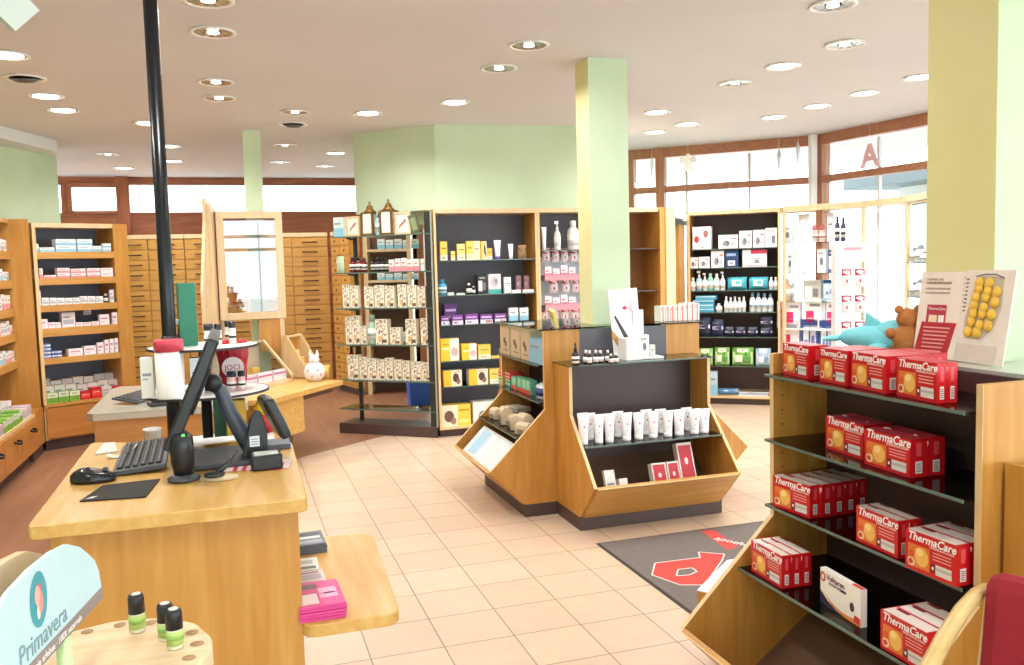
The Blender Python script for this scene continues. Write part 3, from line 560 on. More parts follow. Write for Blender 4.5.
for p,w in ((V[0],.03),(V[1],.03),(V[2],.03),(V[3],.05)):
    b=MB(); b.box((p.x-V[0].x-w/2,p.y-V[0].y-w/2,.5),(p.x-V[0].x+w/2,p.y-V[0].y+w/2,2.02),PALE if w<.04 else mc('#efd9c4',.5)); b.build('post',dr,.002)
UD=Unit(V[0][:2],V[1][:2])
def zr(x,y): return UD.at(x,y,.05)[1]
W4='glass window display'
row(UD,1.70,[(783,792,226,'carton','white box with blue dome','#e9eef4','','eye'),(796,809,214,'tube','large silver-white tube','#eceef0','#cfd3d8'),(811,817,225,'jar','small pink jar','#e9c6c4','#b05a58'),(818,824,225,'jar','small pink jar','#e9c6c4','#b05a58'),(827,833,212,'carton','pale grey carton','#dfe0e8','','plain'),(834,839,216,'bottle','dark purple bottle','#4a4464','#22222c'),(840,845,217,'bottle','dark purple bottle','#4a4464','#22222c')],'top shelf of the '+W4,ins=.08)
row(UD,1.39,[(787,793,253,'carton','pale grey-green carton','#dbe3df','','eye'),(796,800,252,'tube','slim white tube','#efefef','#d9d9e0'),(802,806,252,'tube','slim white tube','#efefef','#d9d9e0'),(817,826,249,'carton','pale blue-grey carton','#d9e2e6','','eye'),(828,835,249,'carton','dark blue photo carton','#4a5a84','','blackphoto')],'second shelf of the '+W4,ins=.08)
row(UD,1.10,[(783,790,278,'bottle','salmon bottle','#e7b9a4','#e9e9e9'),(791,794,277,'bottle','sage bottle','#a9c2b4','#e9e9e9'),(803,821,280,'carton','grey-green photo carton','#b9b6ac','','blackphoto'),(823,835,280,'carton','light blue photo carton','#9dc2da','','bluemed')],'third shelf of the '+W4,ins=.08)
row(UD,.82,[(777,784,301,'carton','narrow lilac carton','#e6c9dc','','pinkpr'),(785,800,301,'carton','lilac and white carton','#eadfe6','','pinkmed'),(804,822,299,'carton','white carton with magenta patch','#f1ecee','','pinkmed'),(826,836,300,'carton','small magenta patch carton','#efdfe6','','pinkmed')],'fourth shelf of the '+W4,ins=.05)
row(UD,.5,[(780,799,318,'carton','big white carton with magenta patch','#f3eeee','','pinkmed'),(801,818,319,'carton','blue mask carton','#3f5a9c','','bluemed'),(819,835,320,'carton','blue mask carton','#3f5a9c','','bluemed')],'lowest shelf of the '+W4,ins=.05)
# small bottles on short glass brackets at the far right
UE=Unit(V[2][:2],V[3][:2])
for i,(yy,x0) in enumerate([(262,905),(296,904),(204,912)]):
    _,z=UE.at(918,yy,.05); sA,_=UE.at(x0,yy,.0)
    b=MB(); b.M=Matrix.Translation(V[2]-V[0])@Matrix.Rotation(UE.a,4,'Z'); b.box((sA,.0,z-.01),(UE.L-.03,.2,z),SHG); b.box((sA,-.003,z-.011),(UE.L-.03,0,z+.001),SHE); b.build('glass_bracket',dr)
    if i<2: row(UE,z,[(908+5.2*k,912+5.2*k,yy-[14,17,11][k],'bottle','small white cosmetic bottle','#e4e6ea','#8a8f9c') for k in range(3)],['upper','lower'][i]+' corner bracket by the right pillar',ins=.05)
# free-standing white hook tower
t0=fl(851,300,1.0); pt=pl(851,300,(4.35,4.8),(4.85,4.6)); tw=empty('hook_display_tower',(pt.x,pt.y,0),rad(-20),label='white free-standing hook display tower with small pink and white packets',cat='display stand')
zt=pl(851,243,(4.35,4.8),(4.85,4.6)).z; ww=.17
b=MB(); b.box((-ww/2-.03,-.02,.05),(-ww/2,.06,zt),mc('#e9ebee',.4)); b.build('upright_panel',tw,.002)
b=MB(); b.box((-ww/2,.0,.3),(ww/2,.012,zt-.02),ACR); b.build('back_panel',tw)
b=MB(); b.xy([(.22*math.cos(a_),.22*math.sin(a_)) for a_ in [2*PI*i/24 for i in range(24)]],0,.05,mc('#e3e3e6',.4)); b.build('base',tw,.003)
b=MB(); b.box((-ww/2,-.03,zt-.13),(ww/2,-.02,zt),mc('#f4eef2',.4)); b.box((-.06,-.031,zt-.05),(.06,-.0305,zt-.03),mc('#d9a9bc',.5)); b.build('header_card',tw)
k=0
for i,z in enumerate((zt-.30,zt-.48,zt-.66,zt-.84,zt-1.02)):
    for j in range(2):
        v=tw.matrix_basis@Vector((0,0,0)); lx=-.045+j*.09; A=Matrix.Rotation(rad(-20),4,'Z')@Vector((lx,-.05,0))
        put('pack',(pt.x+A.x,pt.y+A.y,z),rad(-20),.07,.13,'#f1e6ea','#c9445c','redtop',.03,f"small pink-topped packet, {['left','right'][j]} hook, {ORD[i]} row of the white display tower",'packets on the white display tower')
        b=MB(); b.tube([(lx,0,z+.125),(lx,-.06,z+.125)],.003,STEEL,6); b.build('hook',tw)
# ornaments in the upper windows
for i,(x,y,wd,hh,c,lab) in enumerate([(652,168,.035,.22,'#d9dde4','first silver icicle ornament hanging before the window beside the middle pillar'),(779,160,.02,.2,'#c9cfda','left silver icicle ornament hanging in the centre window'),(798,153,.02,.2,'#cfd4dd','right silver icicle ornament hanging in the centre window')]):
    P=pl(x,y,(4.2,8.7),(5.5,7.5)); r=empty('icicle_ornament',P,0,label=lab,cat='ornament'); b=MB(); b.lathe([(0,-.12),(.012,-.05),(.02,.05),(.008,.1),(0,.11)],mc(c,.2,.3),n=8); b.build('icicle',r); b=MB(); b.tube([(0,0,.11),(0,0,H-P.z)],.0015,WHITE,5); b.build('cord',r)
P=pl(688,160,(4.2,8.7),(5.5,7.5)); r=empty('paper_angel_ornament',P,rad(-40),label='white paper angel figure hanging in the upper window',cat='ornament')
b=MB(); b.lathe([(0,.07),(.02,.06),(.02,.03),(.01,.02),(.03,-.02),(.06,-.12),(0,-.12)],WHITE,n=12,flat=.4); b.build('body',r)
b=MB(); b.prism([(-.01,.02),(-.08,.05),(-.09,-.03),(-.02,-.03)],lambda u,v,h:(u,h,v),WHITE,0,.004); b.prism([(.01,.02),(.08,.05),(.09,-.03),(.02,-.03)],lambda u,v,h:(u,h,v),WHITE,0,.004); b.build('wings',r); b=MB(); b.tube([(0,0,.07),(0,0,H-P.z)],.0015,WHITE,5); b.build('cord',r)
P=pl(869,156,(5.85,7.5),(6.0,6.4)); r=empty('window_letter_sign',P,rad(-80),label='pale pink pharmacy letter A stuck in the right upper window',cat='sign')
lettering('A',.30,mc('#e6b9c4',.5),r,Matrix.Translation((-.09,0,-.10))@FRONT,bold=.012,ext=.004,name='letter')
b=MB(); b.tube([(0,0,.1),(0,0,H-P.z)],.0015,WHITE,5); b.build('cord',r)

# ---------------------------------------------- glass stand with the floral cartons
SP,SQ=(.90,8.20),(1.715,7.557)
US=Unit(SP,SQ); rs=empty('glass_shelf_stand',(US.P.x,US.P.y,0),US.a,label='open glass shelf stand on dark posts holding many floral patterned cartons',cat='shelf stand'); L=US.L
b=MB(); b.xy([(0,-.01),(L-.01,-.01),(L-.26,.28),(0,.28)],0,.10,PLINTH); b.build('plinth',rs,.002)
for x in (.14,):
    b=MB(); b.box((x-.015,.16,.1),(x+.015,.19,1.86),BLK2); b.build('post',rs,.001)
b=MB(); b.box((L-.085,.005,.1),(L-.025,.035,2.05),mc('#2e302e',.35)); b.build('post',rs,.002)
b=MB(); b.box((L-.018,-.01,.1),(L-.006,.008,2.05),mc('#9aa89c',.2)); b.build('corner_glass',rs)
for i,z in enumerate((1.855,1.52,1.188,.846,.512,.24)):
    b=MB(); b.xy([(0,0),(L-.02,0),(L-.24,.26),(0,.26)],z-.01,z,SHG); b.box((0,-.004,z-.011),(L-.02,0,z+.001),SHE); b.build('glass_shelf',rs)
    b=MB(); b.bar((.14,.175,z-.03),(.14,.02,z-.012),.012,.018,BLK2); b.build('shelf_bracket',rs)
W5='glass stand'
FLC='#ece4d0'
def flo(l,yt,**k): return [(a,b_,yt+((i*37)%5-2)*.5,'carton','floral carton',FLC,'','floral',k) for i,(a,b_) in enumerate(l)]
row(US,1.189,flo([(342,349),(350,357.5),(363.6,373),(374,383.5),(384.5,393.5),(397,406),(407,416),(417,425)],285.5),'third shelf of the '+W5,ins=.05)
row(US,.847,flo([(345,351)],318)+flo([(351.5,359)],316.5)+flo([(360,365.5)],327)+[(366,374,314.5,'bottle','pale green glass bottle','#a9c4b2','#9ab8a6')]+flo([(375,387)],320.5)+flo([(389.6,400)],328.5)+flo([(405,416)],320)+flo([(420,430)],319.5),'fourth shelf of the '+W5,ins=.05)
row(US,.513,flo([(347,358)],356)+flo([(359,366.5),(367,376),(376.5,384),(384.5,392.5)],358.5)+flo([(394,401),(402,409)],361)+flo([(411,420.5),(421,431)],363)+[(347,352,345,'bottle','dark red bottle','#7a1c26','#33161a',None,{'ins':.1,'dz':0}),(353,358,345,'bottle','dark red bottle','#7a1c26','#33161a',None,{'ins':.1})],'lowest carton shelf of the '+W5,ins=.05)
row(US,1.521,[(335,343,256,'pack','pale green bag','#b9cfae','','band')]+[(348+6*k,353+6*k,257.5-(k%2),'bottle','dark red bottle with white label','#6a1420','#2a1014') for k in range(3)]+[(369.5+4.6*k,373.5+4.6*k,258,'bottle','black bottle with white label','#231a24','#151515') for k in range(4)]+[(388.5+6.2*k,394+6.2*k,259.5-(k%3)*.7,'carton','small white-pink carton','#efe2e0','','pinkhalf') for k in range(5)]+[(420.5,424.5,258.5,'carton','small cream carton','#ece6dc','','plain'),(425,429,258.5,'carton','small cream carton','#ece6dc','','plain')],'second shelf of the '+W5,ins=.06)
_,z=US.at(340,218,.06); row(US,1.856,[(333,343,217.5,'carton','pale blue-cream card box','#cfe0dc','','bluehalf'),(374,378,212.5,'bottle','little blue-grey bottle','#9dbcc4','#8aa')],'top shelf of the '+W5,ins=.06)
def framed(x0,x1,yt,lab):
    A,zt=US.at(x0,yt,.1);B,_=US.at(x1,yt,.1); w=B-A;h=zt-1.86
    r=empty('picture_frame',US.pt((A+B)/2,.1,1.857),US.a,label=lab,cat='picture frame')
    b=MB(); t=w*.13
    for a_,c_ in (((-w/2,0,0),(w/2,.025,t)),((-w/2,0,h-t),(w/2,.025,h)),((-w/2,0,t),(-w/2+t,.025,h-t)),((w/2-t,0,t),(w/2,.025,h-t))): b.box(a_,c_,PALE)
    b.build('frame',r,.002)
    b=MB(); b.box((-w/2+t,.006,t),(w/2-t,.02,h-t),mc('#efe9dc',.5)); 
    b.prism([(-.25*w+.5*w*u,.25*h+.45*h*v) for u,v in((0,0),(.9,.7),(1,.9),(.8,1),(.1,.3))],lambda u,v,hh:(u,hh,v),mc('#b4766a',.5),.0045,.006); b.build('picture',r)
framed(345,359,216.5,'small framed picture at the left of the glass stand top'); framed(393.5,410,212,'larger framed floral picture at the right of the glass stand top')
BRASS=mc('#8a6438',.35,.7,name='aged_brass')
def lantern(x0,x1,yt,lab):
    A,zt=US.at(x0,yt,.08);B,_=US.at(x1,yt,.08); w=(B-A);h=zt-1.856; r=empty('lantern',US.pt((A+B)/2,.06+w/2,1.857),US.a,label=lab,cat='lantern')
    b=MB(); b.box((-w/2,-w/2,0),(w/2,w/2,.02),BRASS); b.box((-w/2,-w/2,h*.64),(w/2,w/2,h*.68),BRASS)
    for sx in (-1,1):
        for sy in (-1,1): b.box((sx*w/2-sx*.018,sy*w/2-sy*.018,.02),(sx*w/2,sy*w/2,h*.64),BRASS)
    b.build('frame',r,.001)
    b=MB(); b.box((-w/2+.012,-w/2+.006,.02),(w/2-.012,w/2-.006,h*.64),mc('#dfe4dc',.2)); b.build('glass_panes',r)
    b=MB(); b.lathe([(0,h),(.008,h*.98),(.012,h*.95),(.006,h*.91),(.022,h*.88),(.03,h*.84),(w*.3,h*.76),(w*.52,h*.68),(0,h*.68)][::-1],BRASS,n=12); b.build('roof',r)
lantern(361,373,201.5,'left brass lantern on top of the glass shelf stand'); lantern(379.5,392,199,'right brass lantern on top of the glass shelf stand')
s0,zt=US.at(417,213,.1); r=empty('plaque',US.pt(s0,.1,1.857),US.a,label='dark green plaque leaning against the post on the glass stand',cat='plaque')
b=MB(); b.M=Matrix.Rotation(-.28,4,'Y'); b.box((-.05,0,.012),(.03,.02,zt-1.86),mc('#5c6a4c',.4)); b.box((-.035,-.002,.04),(.015,0,zt-1.89),mc('#8f9a74',.4)); b.build('panel',r)

# back cabinets: second-row beech unit behind the glass stand, drawers etc.
B1=Unit((1.52,10.55),(2.08,10.4))
rb=empty('back_shelf_unit',(B1.P.x,B1.P.y,0),B1.a,label='beech shelf unit standing behind the glass stand, with small white boxes',cat='shelf unit'); L=B1.L
for x in (0,L-.05):
    b=MB(); b.box((x,0,0),(x+.05,.4,1.98),PALE); b.build('side_panel',rb)
b=MB(); b.box((.05,.36,0),(L-.05,.38,1.98),mc('#6d5448',.5)); b.build('back_panel',rb)
bz=[B1.at(390,y,0)[1] for y in (249,280,306,340,372)]
for z in bz: 
    b=MB(); b.box((.05,0,z-.03),(L-.05,.36,z),PALE); b.build('shelf',rb)
for z,yt,nm in ((bz[0],239,'top'),(bz[1],273,'second'),(bz[3],331,'fourth')):
    row(B1,z,[(377+8.5*k,384.5+8.5*k,yt+(k%2),'carton','small white-blue carton','#dfe6ea','','bluehalf') for k in range(5)],nm+' shelf of the unit behind the glass stand',ins=.03)
p=fl(422,407,0); r=empty('waste_bin',(p.x,p.y+.15,.003),0,label='blue waste bin on the floor behind the glass stand',cat='bin')
b=MB(); b.add([(-.11,-.09,0),(.11,-.09,0),(.11,.09,0),(-.11,.09,0),(-.13,-.11,.34),(.13,-.11,.34),(.13,.11,.34),(-.13,.11,.34),(-.115,-.095,.34),(.115,-.095,.34),(.115,.095,.34),(-.115,.095,.34),(-.1,-.08,.02),(.1,-.08,.02),(.1,.08,.02),(-.1,.08,.02)],[(0,3,2,1),(0,1,5,4),(1,2,6,5),(2,3,7,6),(3,0,4,7),(4,5,9,8),(5,6,10,9),(6,7,11,10),(7,4,8,11),(8,9,13,12),(9,10,14,13),(10,11,15,14),(11,8,12,15),(12,13,14,15)],mc('#2456b4',.35)); b.build('bucket',r,.004)

# ---------------------------------------------- apothecary drawer wall
def drawers(P,Q,xs,zs,label,knob=False,H1=2.03,proto={},dp=.5):
    U=Unit(P,Q); r=empty('drawer_cabinet',(U.P.x,U.P.y,0),U.a,label=label,cat='drawer cabinet'); L=U.L
    b=MB(); b.box((0,.02,.09),(L,dp,H1),DRW); b.box((0,0,H1-.05),(L,.02,H1),PALE); b.box((0,.05,0),(L,dp-.02,.09),PLINTH); b.build('body',r)
    for x0,x1 in xs:
        for k in range(len(zs)-1):
            w=x1-x0-.012; h=zs[k]-zs[k+1]-.010; key=(round(w,3),round(h,3),knob)
            if key not in proto:
                b=MB(); b.box((0,0,0),(w,.018,h),DRW); m1=b.mesh('drawer')
                b=MB(); hw=.09
                if knob: b.lathe([(0,0),(.008,0),(.012,.006),(.012,.012),(0,.012)],BLK2,n=8); 
                else: b.tube([(w/2-hw,0,h*.5),(w/2-hw,-.02,h*.5),(w/2+hw,-.02,h*.5),(w/2+hw,0,h*.5)],.007,mc('#4a2f22',.4,.5),6)
                me=b.mesh('handle')
                if knob: me.transform(Matrix.Translation((w/2,0,h*.5))@Matrix.Rotation(PI/2,4,'X'))
                proto[key]=(m1,me)
            m1,m2=proto[key]; o=bpy.data.objects.new('drawer',m1); C.objects.link(o); o.parent=r; o.location=(x0+.006,0,zs[k+1]+.005)
            hd=bpy.data.objects.new('knob' if knob else 'handle',m2); C.objects.link(hd); hd.parent=o
    return U,r
zs=[1.97-.122*k for k in range(16)]
UDR=Unit((-1.3,11.2),(1.0,11.2))
def dx(x): return UDR.at(x,300,0)[0]-1.3
c1=[-1.29,dx(151),dx(187),dx(223)]
def mkx(a): return [(a[i]-a[0],a[i+1]-a[0]) for i in range(len(a)-1)]
drawers((c1[0]-.4,11.2),(c1[2],11.2),[(0,.4)]+[(a+.4,b_+.4) for a,b_ in mkx(c1[:3])],zs,'apothecary drawer cabinet left of and behind the black pole')
drawers((c1[2]+.005,11.2),(dx(257),11.2),mkx([c1[2]+.005,c1[3],dx(257)]),zs,'apothecary drawer cabinet behind the wooden screen')
drawers((dx(257)+.005,11.2),(dx(330),11.2),mkx([dx(257)+.005,dx(294),dx(330)]),zs,'apothecary drawer cabinet right of the framed glass screen')
drawers((1.20,11.15),(1.36,10.55),[(0,.3),(.3,.6)],zs,'narrow drawer cabinet with round knobs at the end of the drawer wall',knob=True,dp=.13)

# ---------------------------------------------- angled drug shelf, left back
AL=(-1.653,8.474); AR=(-.93,8.867)
UA,ra=shelfunit('drug_shelf_unit','tall beech drug shelf unit with thick shelf boards and a lower cupboard, left of the pole',AL,AR,2.03,[],mc('#6f7688',.5),depth=.42,side=.03,base=.42,toe=.10,topb=True)
for ch in list(kids(ra)):
    if ch.name.startswith('bottom_board'): bpy.data.objects.remove(ch)
LA=UA.L
b=MB(); b.box((LA-.13,-.005,.42),(LA,.42,2.03),BEECH); b.build('filler_panel',ra,.001)
b=MB(); b.box((.0,-.0,.10),(LA,.4,.40),CAB); b.box((0,-.02,.395),(LA,.4,.42),BEECHX); b.build('lower_cupboard',ra,.001)
for x0,x1,hxp in ((.012,.50,.44),(.512,LA-.012,.56)):
    b=MB(); b.box((x0,-.02,.115),(x1,0,.385),CAB); d_=b.build('cupboard_door',ra,.002)
    b=MB(); b.tube([(hxp-.02,-.02,.35),(hxp-.02,-.045,.34),(hxp+.02,-.045,.34),(hxp+.02,-.02,.35)],.007,BLACK,6); b.build('handle',d_)
bz=[]
for yt,yb in ((252,259),(278.6,285.5),(306,312.8),(329.5,338),(359.7,366)):
    z=UA.at(36,yt,0)[1]; z2=UA.at(36,yb,0)[1]; bz.append(z)
    b=MB(); b.box((.03,-.0,z2),(LA-.13,.40,z),BEECHX); b.build('shelf_board',ra,.002)
WA='angled drug shelf'
def rr(z,L_,nm,art='greyprint',**k): row(UA,z,L_,nm+' board of the '+WA,ins=.02,**k)
bz=[z+.001 for z in bz]
row(UA,bz[0],[(33,38.5,243.5,'carton','small white carton','#eaf0f2','','bluehalf'),(39.3,54.3,247.3,'carton','flat white carton','#e9eef0','','bluehalf'),(55,75.6,239,'carton','wide white-blue carton','#e6f0f4','','bluehalf',{'n':2}),(77,92,239,'carton','medium white-blue carton','#e6f0f4','','bluehalf',{'n':2}),(93.2,101.4,246,'carton','small white carton','#eaf0f2','','bluehalf'),(102.2,111,243.3,'carton','little white-blue carton','#e6f0f4','','bluehalf',{'n':2})],'first board of the '+WA,ins=.02)
row(UA,bz[1],[(33.3,37.3,268.5,'carton','upright pink-white carton','#f0e2e4','','pinkhalf'),(39,42.8,268.5,'carton','upright pink-white carton','#f0e2e4','','pinkhalf'),(43.3,56.3,275,'carton','flat pink carton','#f0d9dc','','pinkhalf'),(57,69.7,268,'carton','pink carton','#f1dcde','','pinkhalf',{'n':2}),(70.7,85.7,269,'carton','wide pink carton','#f1dcde','','pinkhalf',{'n':2}),(87,100,268.3,'carton','whitish pink carton','#efe6ea','','pinkhalf',{'n':2}),(100.7,112.8,268,'carton','whitish carton','#efe6ea','','pinkpr',{'n':2})],'second board of the '+WA,ins=.02)
row(UA,bz[2],[(36,40.5,291,'carton','upright white carton','#ecebec','','greyprint')]+[(41.6+7.7*k,48.8+7.7*k,298-(k>4)*1.6,'carton','low white carton','#e9eaee','','greyprint') for k in range(8)]+[(104,108.5,294,'bottle','small black jar','#2a2c34','#dddddd'),(109.5,113.6,290,'carton','narrow grey carton','#dcdce2','','greyprint')],'third board of the '+WA,ins=.02)
row(UA,bz[3],[(38,47.5,319.5,'carton','pinkish white carton','#efe4ea','','pinkpr'),(48,55.5,322.5,'carton','pinkish white carton','#efe4ea','','pinkpr'),(56,60.8,322.5,'carton','pinkish white carton','#efe4ea','','pinkpr'),(61.3,75,312.5,'carton','tall white carton','#ece6ec','','greyprint',{'ins':.03}),(76,83,322.5,'carton','pinkish white carton','#efe4ea','','pinkpr'),(83.5,91,322.5,'carton','pinkish white carton','#efe4ea','','pinkpr'),(91.5,99,321.5,'carton','pinkish white carton','#efe4ea','','pinkpr'),(84,91,309.5,'carton','stacked whitish carton','#e9e2ec','','greyprint',{'dz':.10,'ins':.1}),(99.6,109,314.5,'carton','pinkish white carton','#efe4ea','','pinkpr'),(112,117,312.8,'carton','pinkish white carton','#efe4ea','','pinkpr')],'fourth board of the '+WA,ins=.02)
row(UA,bz[4],[(41.5,50.7,344,'carton','blue and white carton','#4f6fae','','bluelabel',{'n':4}),(51.8,61.6,350.5,'carton','dark blue carton','#3e5596','','bluelabel',{'n':2}),(68,83,349.3,'carton','flat pinkish carton','#efe4ea','','pinkpr'),(84,96,346.3,'carton','flat whitish carton','#efe8ee','','pinkpr'),(97,103.6,342.5,'carton','upright pale carton','#efe4ea','','pinkpr'),(104.5,108.5,340,'carton','upright pale carton','#efe4ea','','pinkpr'),(109.4,113.4,339,'carton','upright pale carton','#efe4ea','','pinkpr'),(114.2,118,338.3,'carton','upright pale carton','#efe4ea','','pinkpr')],'fifth board of the '+WA,ins=.02)
# piles of little medicine packs on the cupboard top (counted ones, sloping)
rp=random.Random(5); cnt=collections.Counter()
def pile(U,z0,u0,u1,cols,where,rows=3,dy=.085,w=.065,ins=0.03,dz=.03):
    n=int((u1-u0)/w)
    for j in range(rows):
        for i in range(n):
            c=cols[int(i/n*len(cols))] if j==0 else rp.choice(['#e3ddd6','#d6d2cc','#e9e4e0','#cfd0cc'])
            hh=.075+.055*j+rp.uniform(0,.025)
            put('carton',U.pt(u0+w*(i+.5),ins+j*dy,z0),U.a+rp.uniform(-.05,.05),w*.93,hh,c,'#dddddd','redbox' if c=='#c41f26' else ('greenmini' if c=='#7fb04a' else 'greyprint'),dy*.9,
              f"{ {'#c41f26':'small red','#7fb04a':'small green-white'}.get(c,'small off-white')} pack, {['front','second','third'][j]} row, {ORD[i]} from the left, {where}",f"loose packs on the {where}")
pile(UA,.421,.04,.86,['#7fb04a','#7fb04a','#c41f26','#c41f26','#d9d4cc','#c41f26','#c41f26'],'cupboard top of the angled drug shelf',rows=3,w=.095)

# ---------------------------------------------- left bank along the wall (cupboards and shelves)
UB=Unit((-1.65,3.2),(-1.65,8.465)); LB=UB.L
rbk=empty('drug_shelf_bank',(-1.65,3.2,0),PI/2,label='long beech drug shelf bank with cupboards along the left wall, ending at the corner panel',cat='shelf unit')
b=MB(); b.box((0,.0,.10),(LB-.42,.42,.38),CAB); b.box((0,-.01,.38),(LB-.42,.42,.41),BEDGE); b.box((0,.05,0),(LB-.3,.4,.10),PLINTH); b.build('lower_cupboard',rbk)
nd=9
for k in range(nd):
    x0=LB-.44-(k+1)*.53; b=MB(); b.box((x0+.006,-.02,.115),(x0+.524,0,.372),CAB); d_=b.build('cupboard_door',rbk,.002)
    b=MB(); hx0=x0+(.30); b.tube([(hx0,-.02,.31),(hx0,-.05,.30),(hx0+.05,-.055,.29),(hx0+.09,-.05,.30),(hx0+.09,-.02,.31)],.009,BLACK,6); b.build('handle',d_)
b=MB(); b.box((LB-.43,-.0,.10),(LB-.04,.42,.41),CAB); b.box((LB-.43,0.02,0),(LB-.04,.42,.1),PLINTH); b.build('corner_cupboard',rbk)
b=MB(); b.box((LB-.03,.02,.41),(LB,.45,2.06),BEECH); b.build('end_panel',rbk)
b=MB(); b.box((0,.40,.41),(LB-.03,.43,2.06),mc('#6f7688',.5)); b.build('back_panel',rbk)
b=MB(); b.box((0,.17,2.02),(LB-.03,.40,2.06),BEECHX); b.build('top_panel',rbk)
for x in (LB-1.05,LB-2.1,LB-3.2):
    b=MB(); b.box((x,.17,.45),(x+.03,.40,2.02),BEECH); b.build('divider_panel',rbk)
UB2=Unit((-1.82,3.2),(-1.82,8.465))
bzl=[]
for yt in (251,280.5,310,336,365):
    z=UB2.at(5,yt,0)[1]; bzl.append(z); b=MB(); b.box((0,.17,z-.07),(LB-.04,.40,z),BEECHX); b.build('shelf_board',rbk,.002)
rq=random.Random(11)
for si,z in enumerate(bzl):
    for k in range(10):
        u=LB-.10-k*.1
        if abs(u-(LB-1.035))<.07: continue
        put('carton',UB2.pt(u,.02,z+.001),UB2.a,.085,rq.uniform(.07,.13),rq.choice(['#efe2e2','#e9ebee','#dfe6ee','#f1ece4']),'#ddd',rq.choice(['pinkhalf','greyprint','bluehalf']),.1,f"pale medicine carton, {ORD[k]} from the corner panel, {ORD[si]} board of the left bank",f"medicine cartons on the left bank")
pile(UB,.411,LB-2.0,LB-.5,['#d8c0bc','#c9b0b8','#7fb04a','#7fb04a','#d9c4d0'],'cupboard top of the left bank',rows=2,w=.1,dy=.14,ins=.0)

# ---------------------------------------------- second consultation desk behind the pole
r=empty('consultation_desk',(-.42,5.5,0),0,label='glass-topped consultation desk between the pole and the left drug shelves',cat='desk')
b=MB(); b.box((-.40,.02,.10),(.45,1.1,.70),CAB); b.build('front_panel',r,.002)
b=MB(); b.box((-.36,.06,0),(.42,1.06,.10),PLINTH); b.build('plinth',r)
b=MB(); b.xy([(-.44,.05),(-.40,0),(.47,0),(.47,1.12),(-.40,1.3),(-.44,1.2)],.70,.73,mc('#b7ab98',.22)); b.xy([(-.44,.05),(-.40,0),(.47,0),(.47,1.12),(-.40,1.3),(-.44,1.2)],.7305,.742,mc('#a9a898',.15)); b.build('glass_top',r)
def keyboard(loc,rz,lab,w=.43,d=.16,tilt=.06):
    r=empty('keyboard',loc,rz,label=lab,cat='keyboard')
    b=MB(); b.M=Matrix.Rotation(tilt,4,'X'); b.box((0,0,0),(w,d,.014),mc('#45484d',.5)); b.box((.03,0.001,0),(.05,d,.004),BLK2); b.build('case',r,.003)
    b=MB(); b.M=Matrix.Rotation(tilt,4,'X'); nx=int(w/.0195)-1
    for i in range(nx):
        for j in range(6):
            x=.01+i*.0195; y=.012+j*(d-.02)/6
            if j==0 and 4<i<10: continue
            b.box((x,y,.014),(x+.0145,y+.0155,.020),mc('#101216',.5)); b.box((x+.005,y+.006,.0211),(x+.009,y+.011,.0214),mc('#c8c8cc',.5))
    b.box((.01+5*.0195,.012,.014),(.01+9.8*.0195,.029,.021),mc('#17191d',.5)); ks=b.build('keys',r); return r
p=fl(140,400,.75); keyboard((p.x,p.y-.15,.745),rad(68),'far black keyboard on the glass-topped consultation desk',.43,.17,.18)
p=fl(152,404,.75); r=empty('desk_tray',(p.x+.1,p.y,.743),.3,label='dark stapler-like tray on the glass-topped desk beside its keyboard',cat='tray'); b=MB(); b.box((-.12,-.06,0),(.12,.06,.02),BLK2); b.box((-.1,-.04,.02),(.05,.04,.06),BLACK); b.build('body',r,.004)

# ---------------------------------------------- pole with round display discs
r=empty('black_pole',(-.245,3.56,0),0,label='slender black steel pole running from floor to ceiling beside the round discs',cat='pole')
b=MB(); b.lathe([(0,0),(.026,0),(.026,H-.001),(0,H-.001)],mc('#12161c',.28,.2),n=28); b.build('shaft',r)
b=MB(); b.lathe([(.026,1.27),(.030,1.27),(.030,1.31),(.026,1.31),(.026,1.27)],BLACK,n=24); b.build('collar',r)
rd=empty('round_disc_stand',(-.125,3.6,0),0,label='round white tiered disc stand clamped around the black pole behind the desk',cat='display stand')
DZ=[1.262,1.083,.862]
for i,z in enumerate(DZ):
    b=MB(); R_=[.205,.235,.24][i]; cx=[0,.005,0][i]
    hole=(-.127-cx,-.04,.037)
    b.lathe([(0,-.007),(R_,-.007),(R_,.0),(0,.0)],mc('#ece9e6',.4),(cx,0,z),n=48,smooth=False); b.lathe([(R_,-.008),(R_+.004,-.008),(R_+.004,.001),(R_,.001),(R_,-.008)],BLK2,(cx,0,z),n=48,smooth=False); b.build('disc',rd)
b=MB(); b.lathe([(0,0),(.16,0),(.16,.02),(.02,.03),(.02,1.24),(0,1.24)],BLK2,(.0,0,0),n=24); b.build('column',rd)
def onD(x,y,i): return fl(x,y,DZ[i]+.001)
p=onD(173,395,1); p=onD(172,393,1); c=pl(172,392,(0,3.52),(1,3.52))
def canister(x0,x1,yb,yt,zi,Yd,lab,body,cap,rr_=None):
    A=pl(x0,yb,(0,Yd),(1,Yd));B=pl(x1,yb,(0,Yd),(1,Yd));T=pl(x0,yt,(0,Yd),(1,Yd)); z=DZ[zi]+.001; R_=(B.x-A.x)/2; h=T.z-z
    r=empty('canister',((A.x+B.x)/2,Yd,z),0,label=lab,cat='canister'); b=MB(); b.lathe([(0,0),(R_*.95,0),(R_*.96,h*.02),(R_,h*.80),(0,h*.80)],mc(body,.4),n=32); b.build('body',r)
    b=MB(); b.lathe([(0,h*.80),(R_*1.03,h*.80),(R_*1.03,h*.97),(R_*.97,h),(0,h)],mc(cap,.35),n=32); b.build('lid',r); return r
canister(156.5,186,396,340,1,3.44,'tall white canister with a pinkish red lid on the middle disc','#f0ecea','#d8445a')
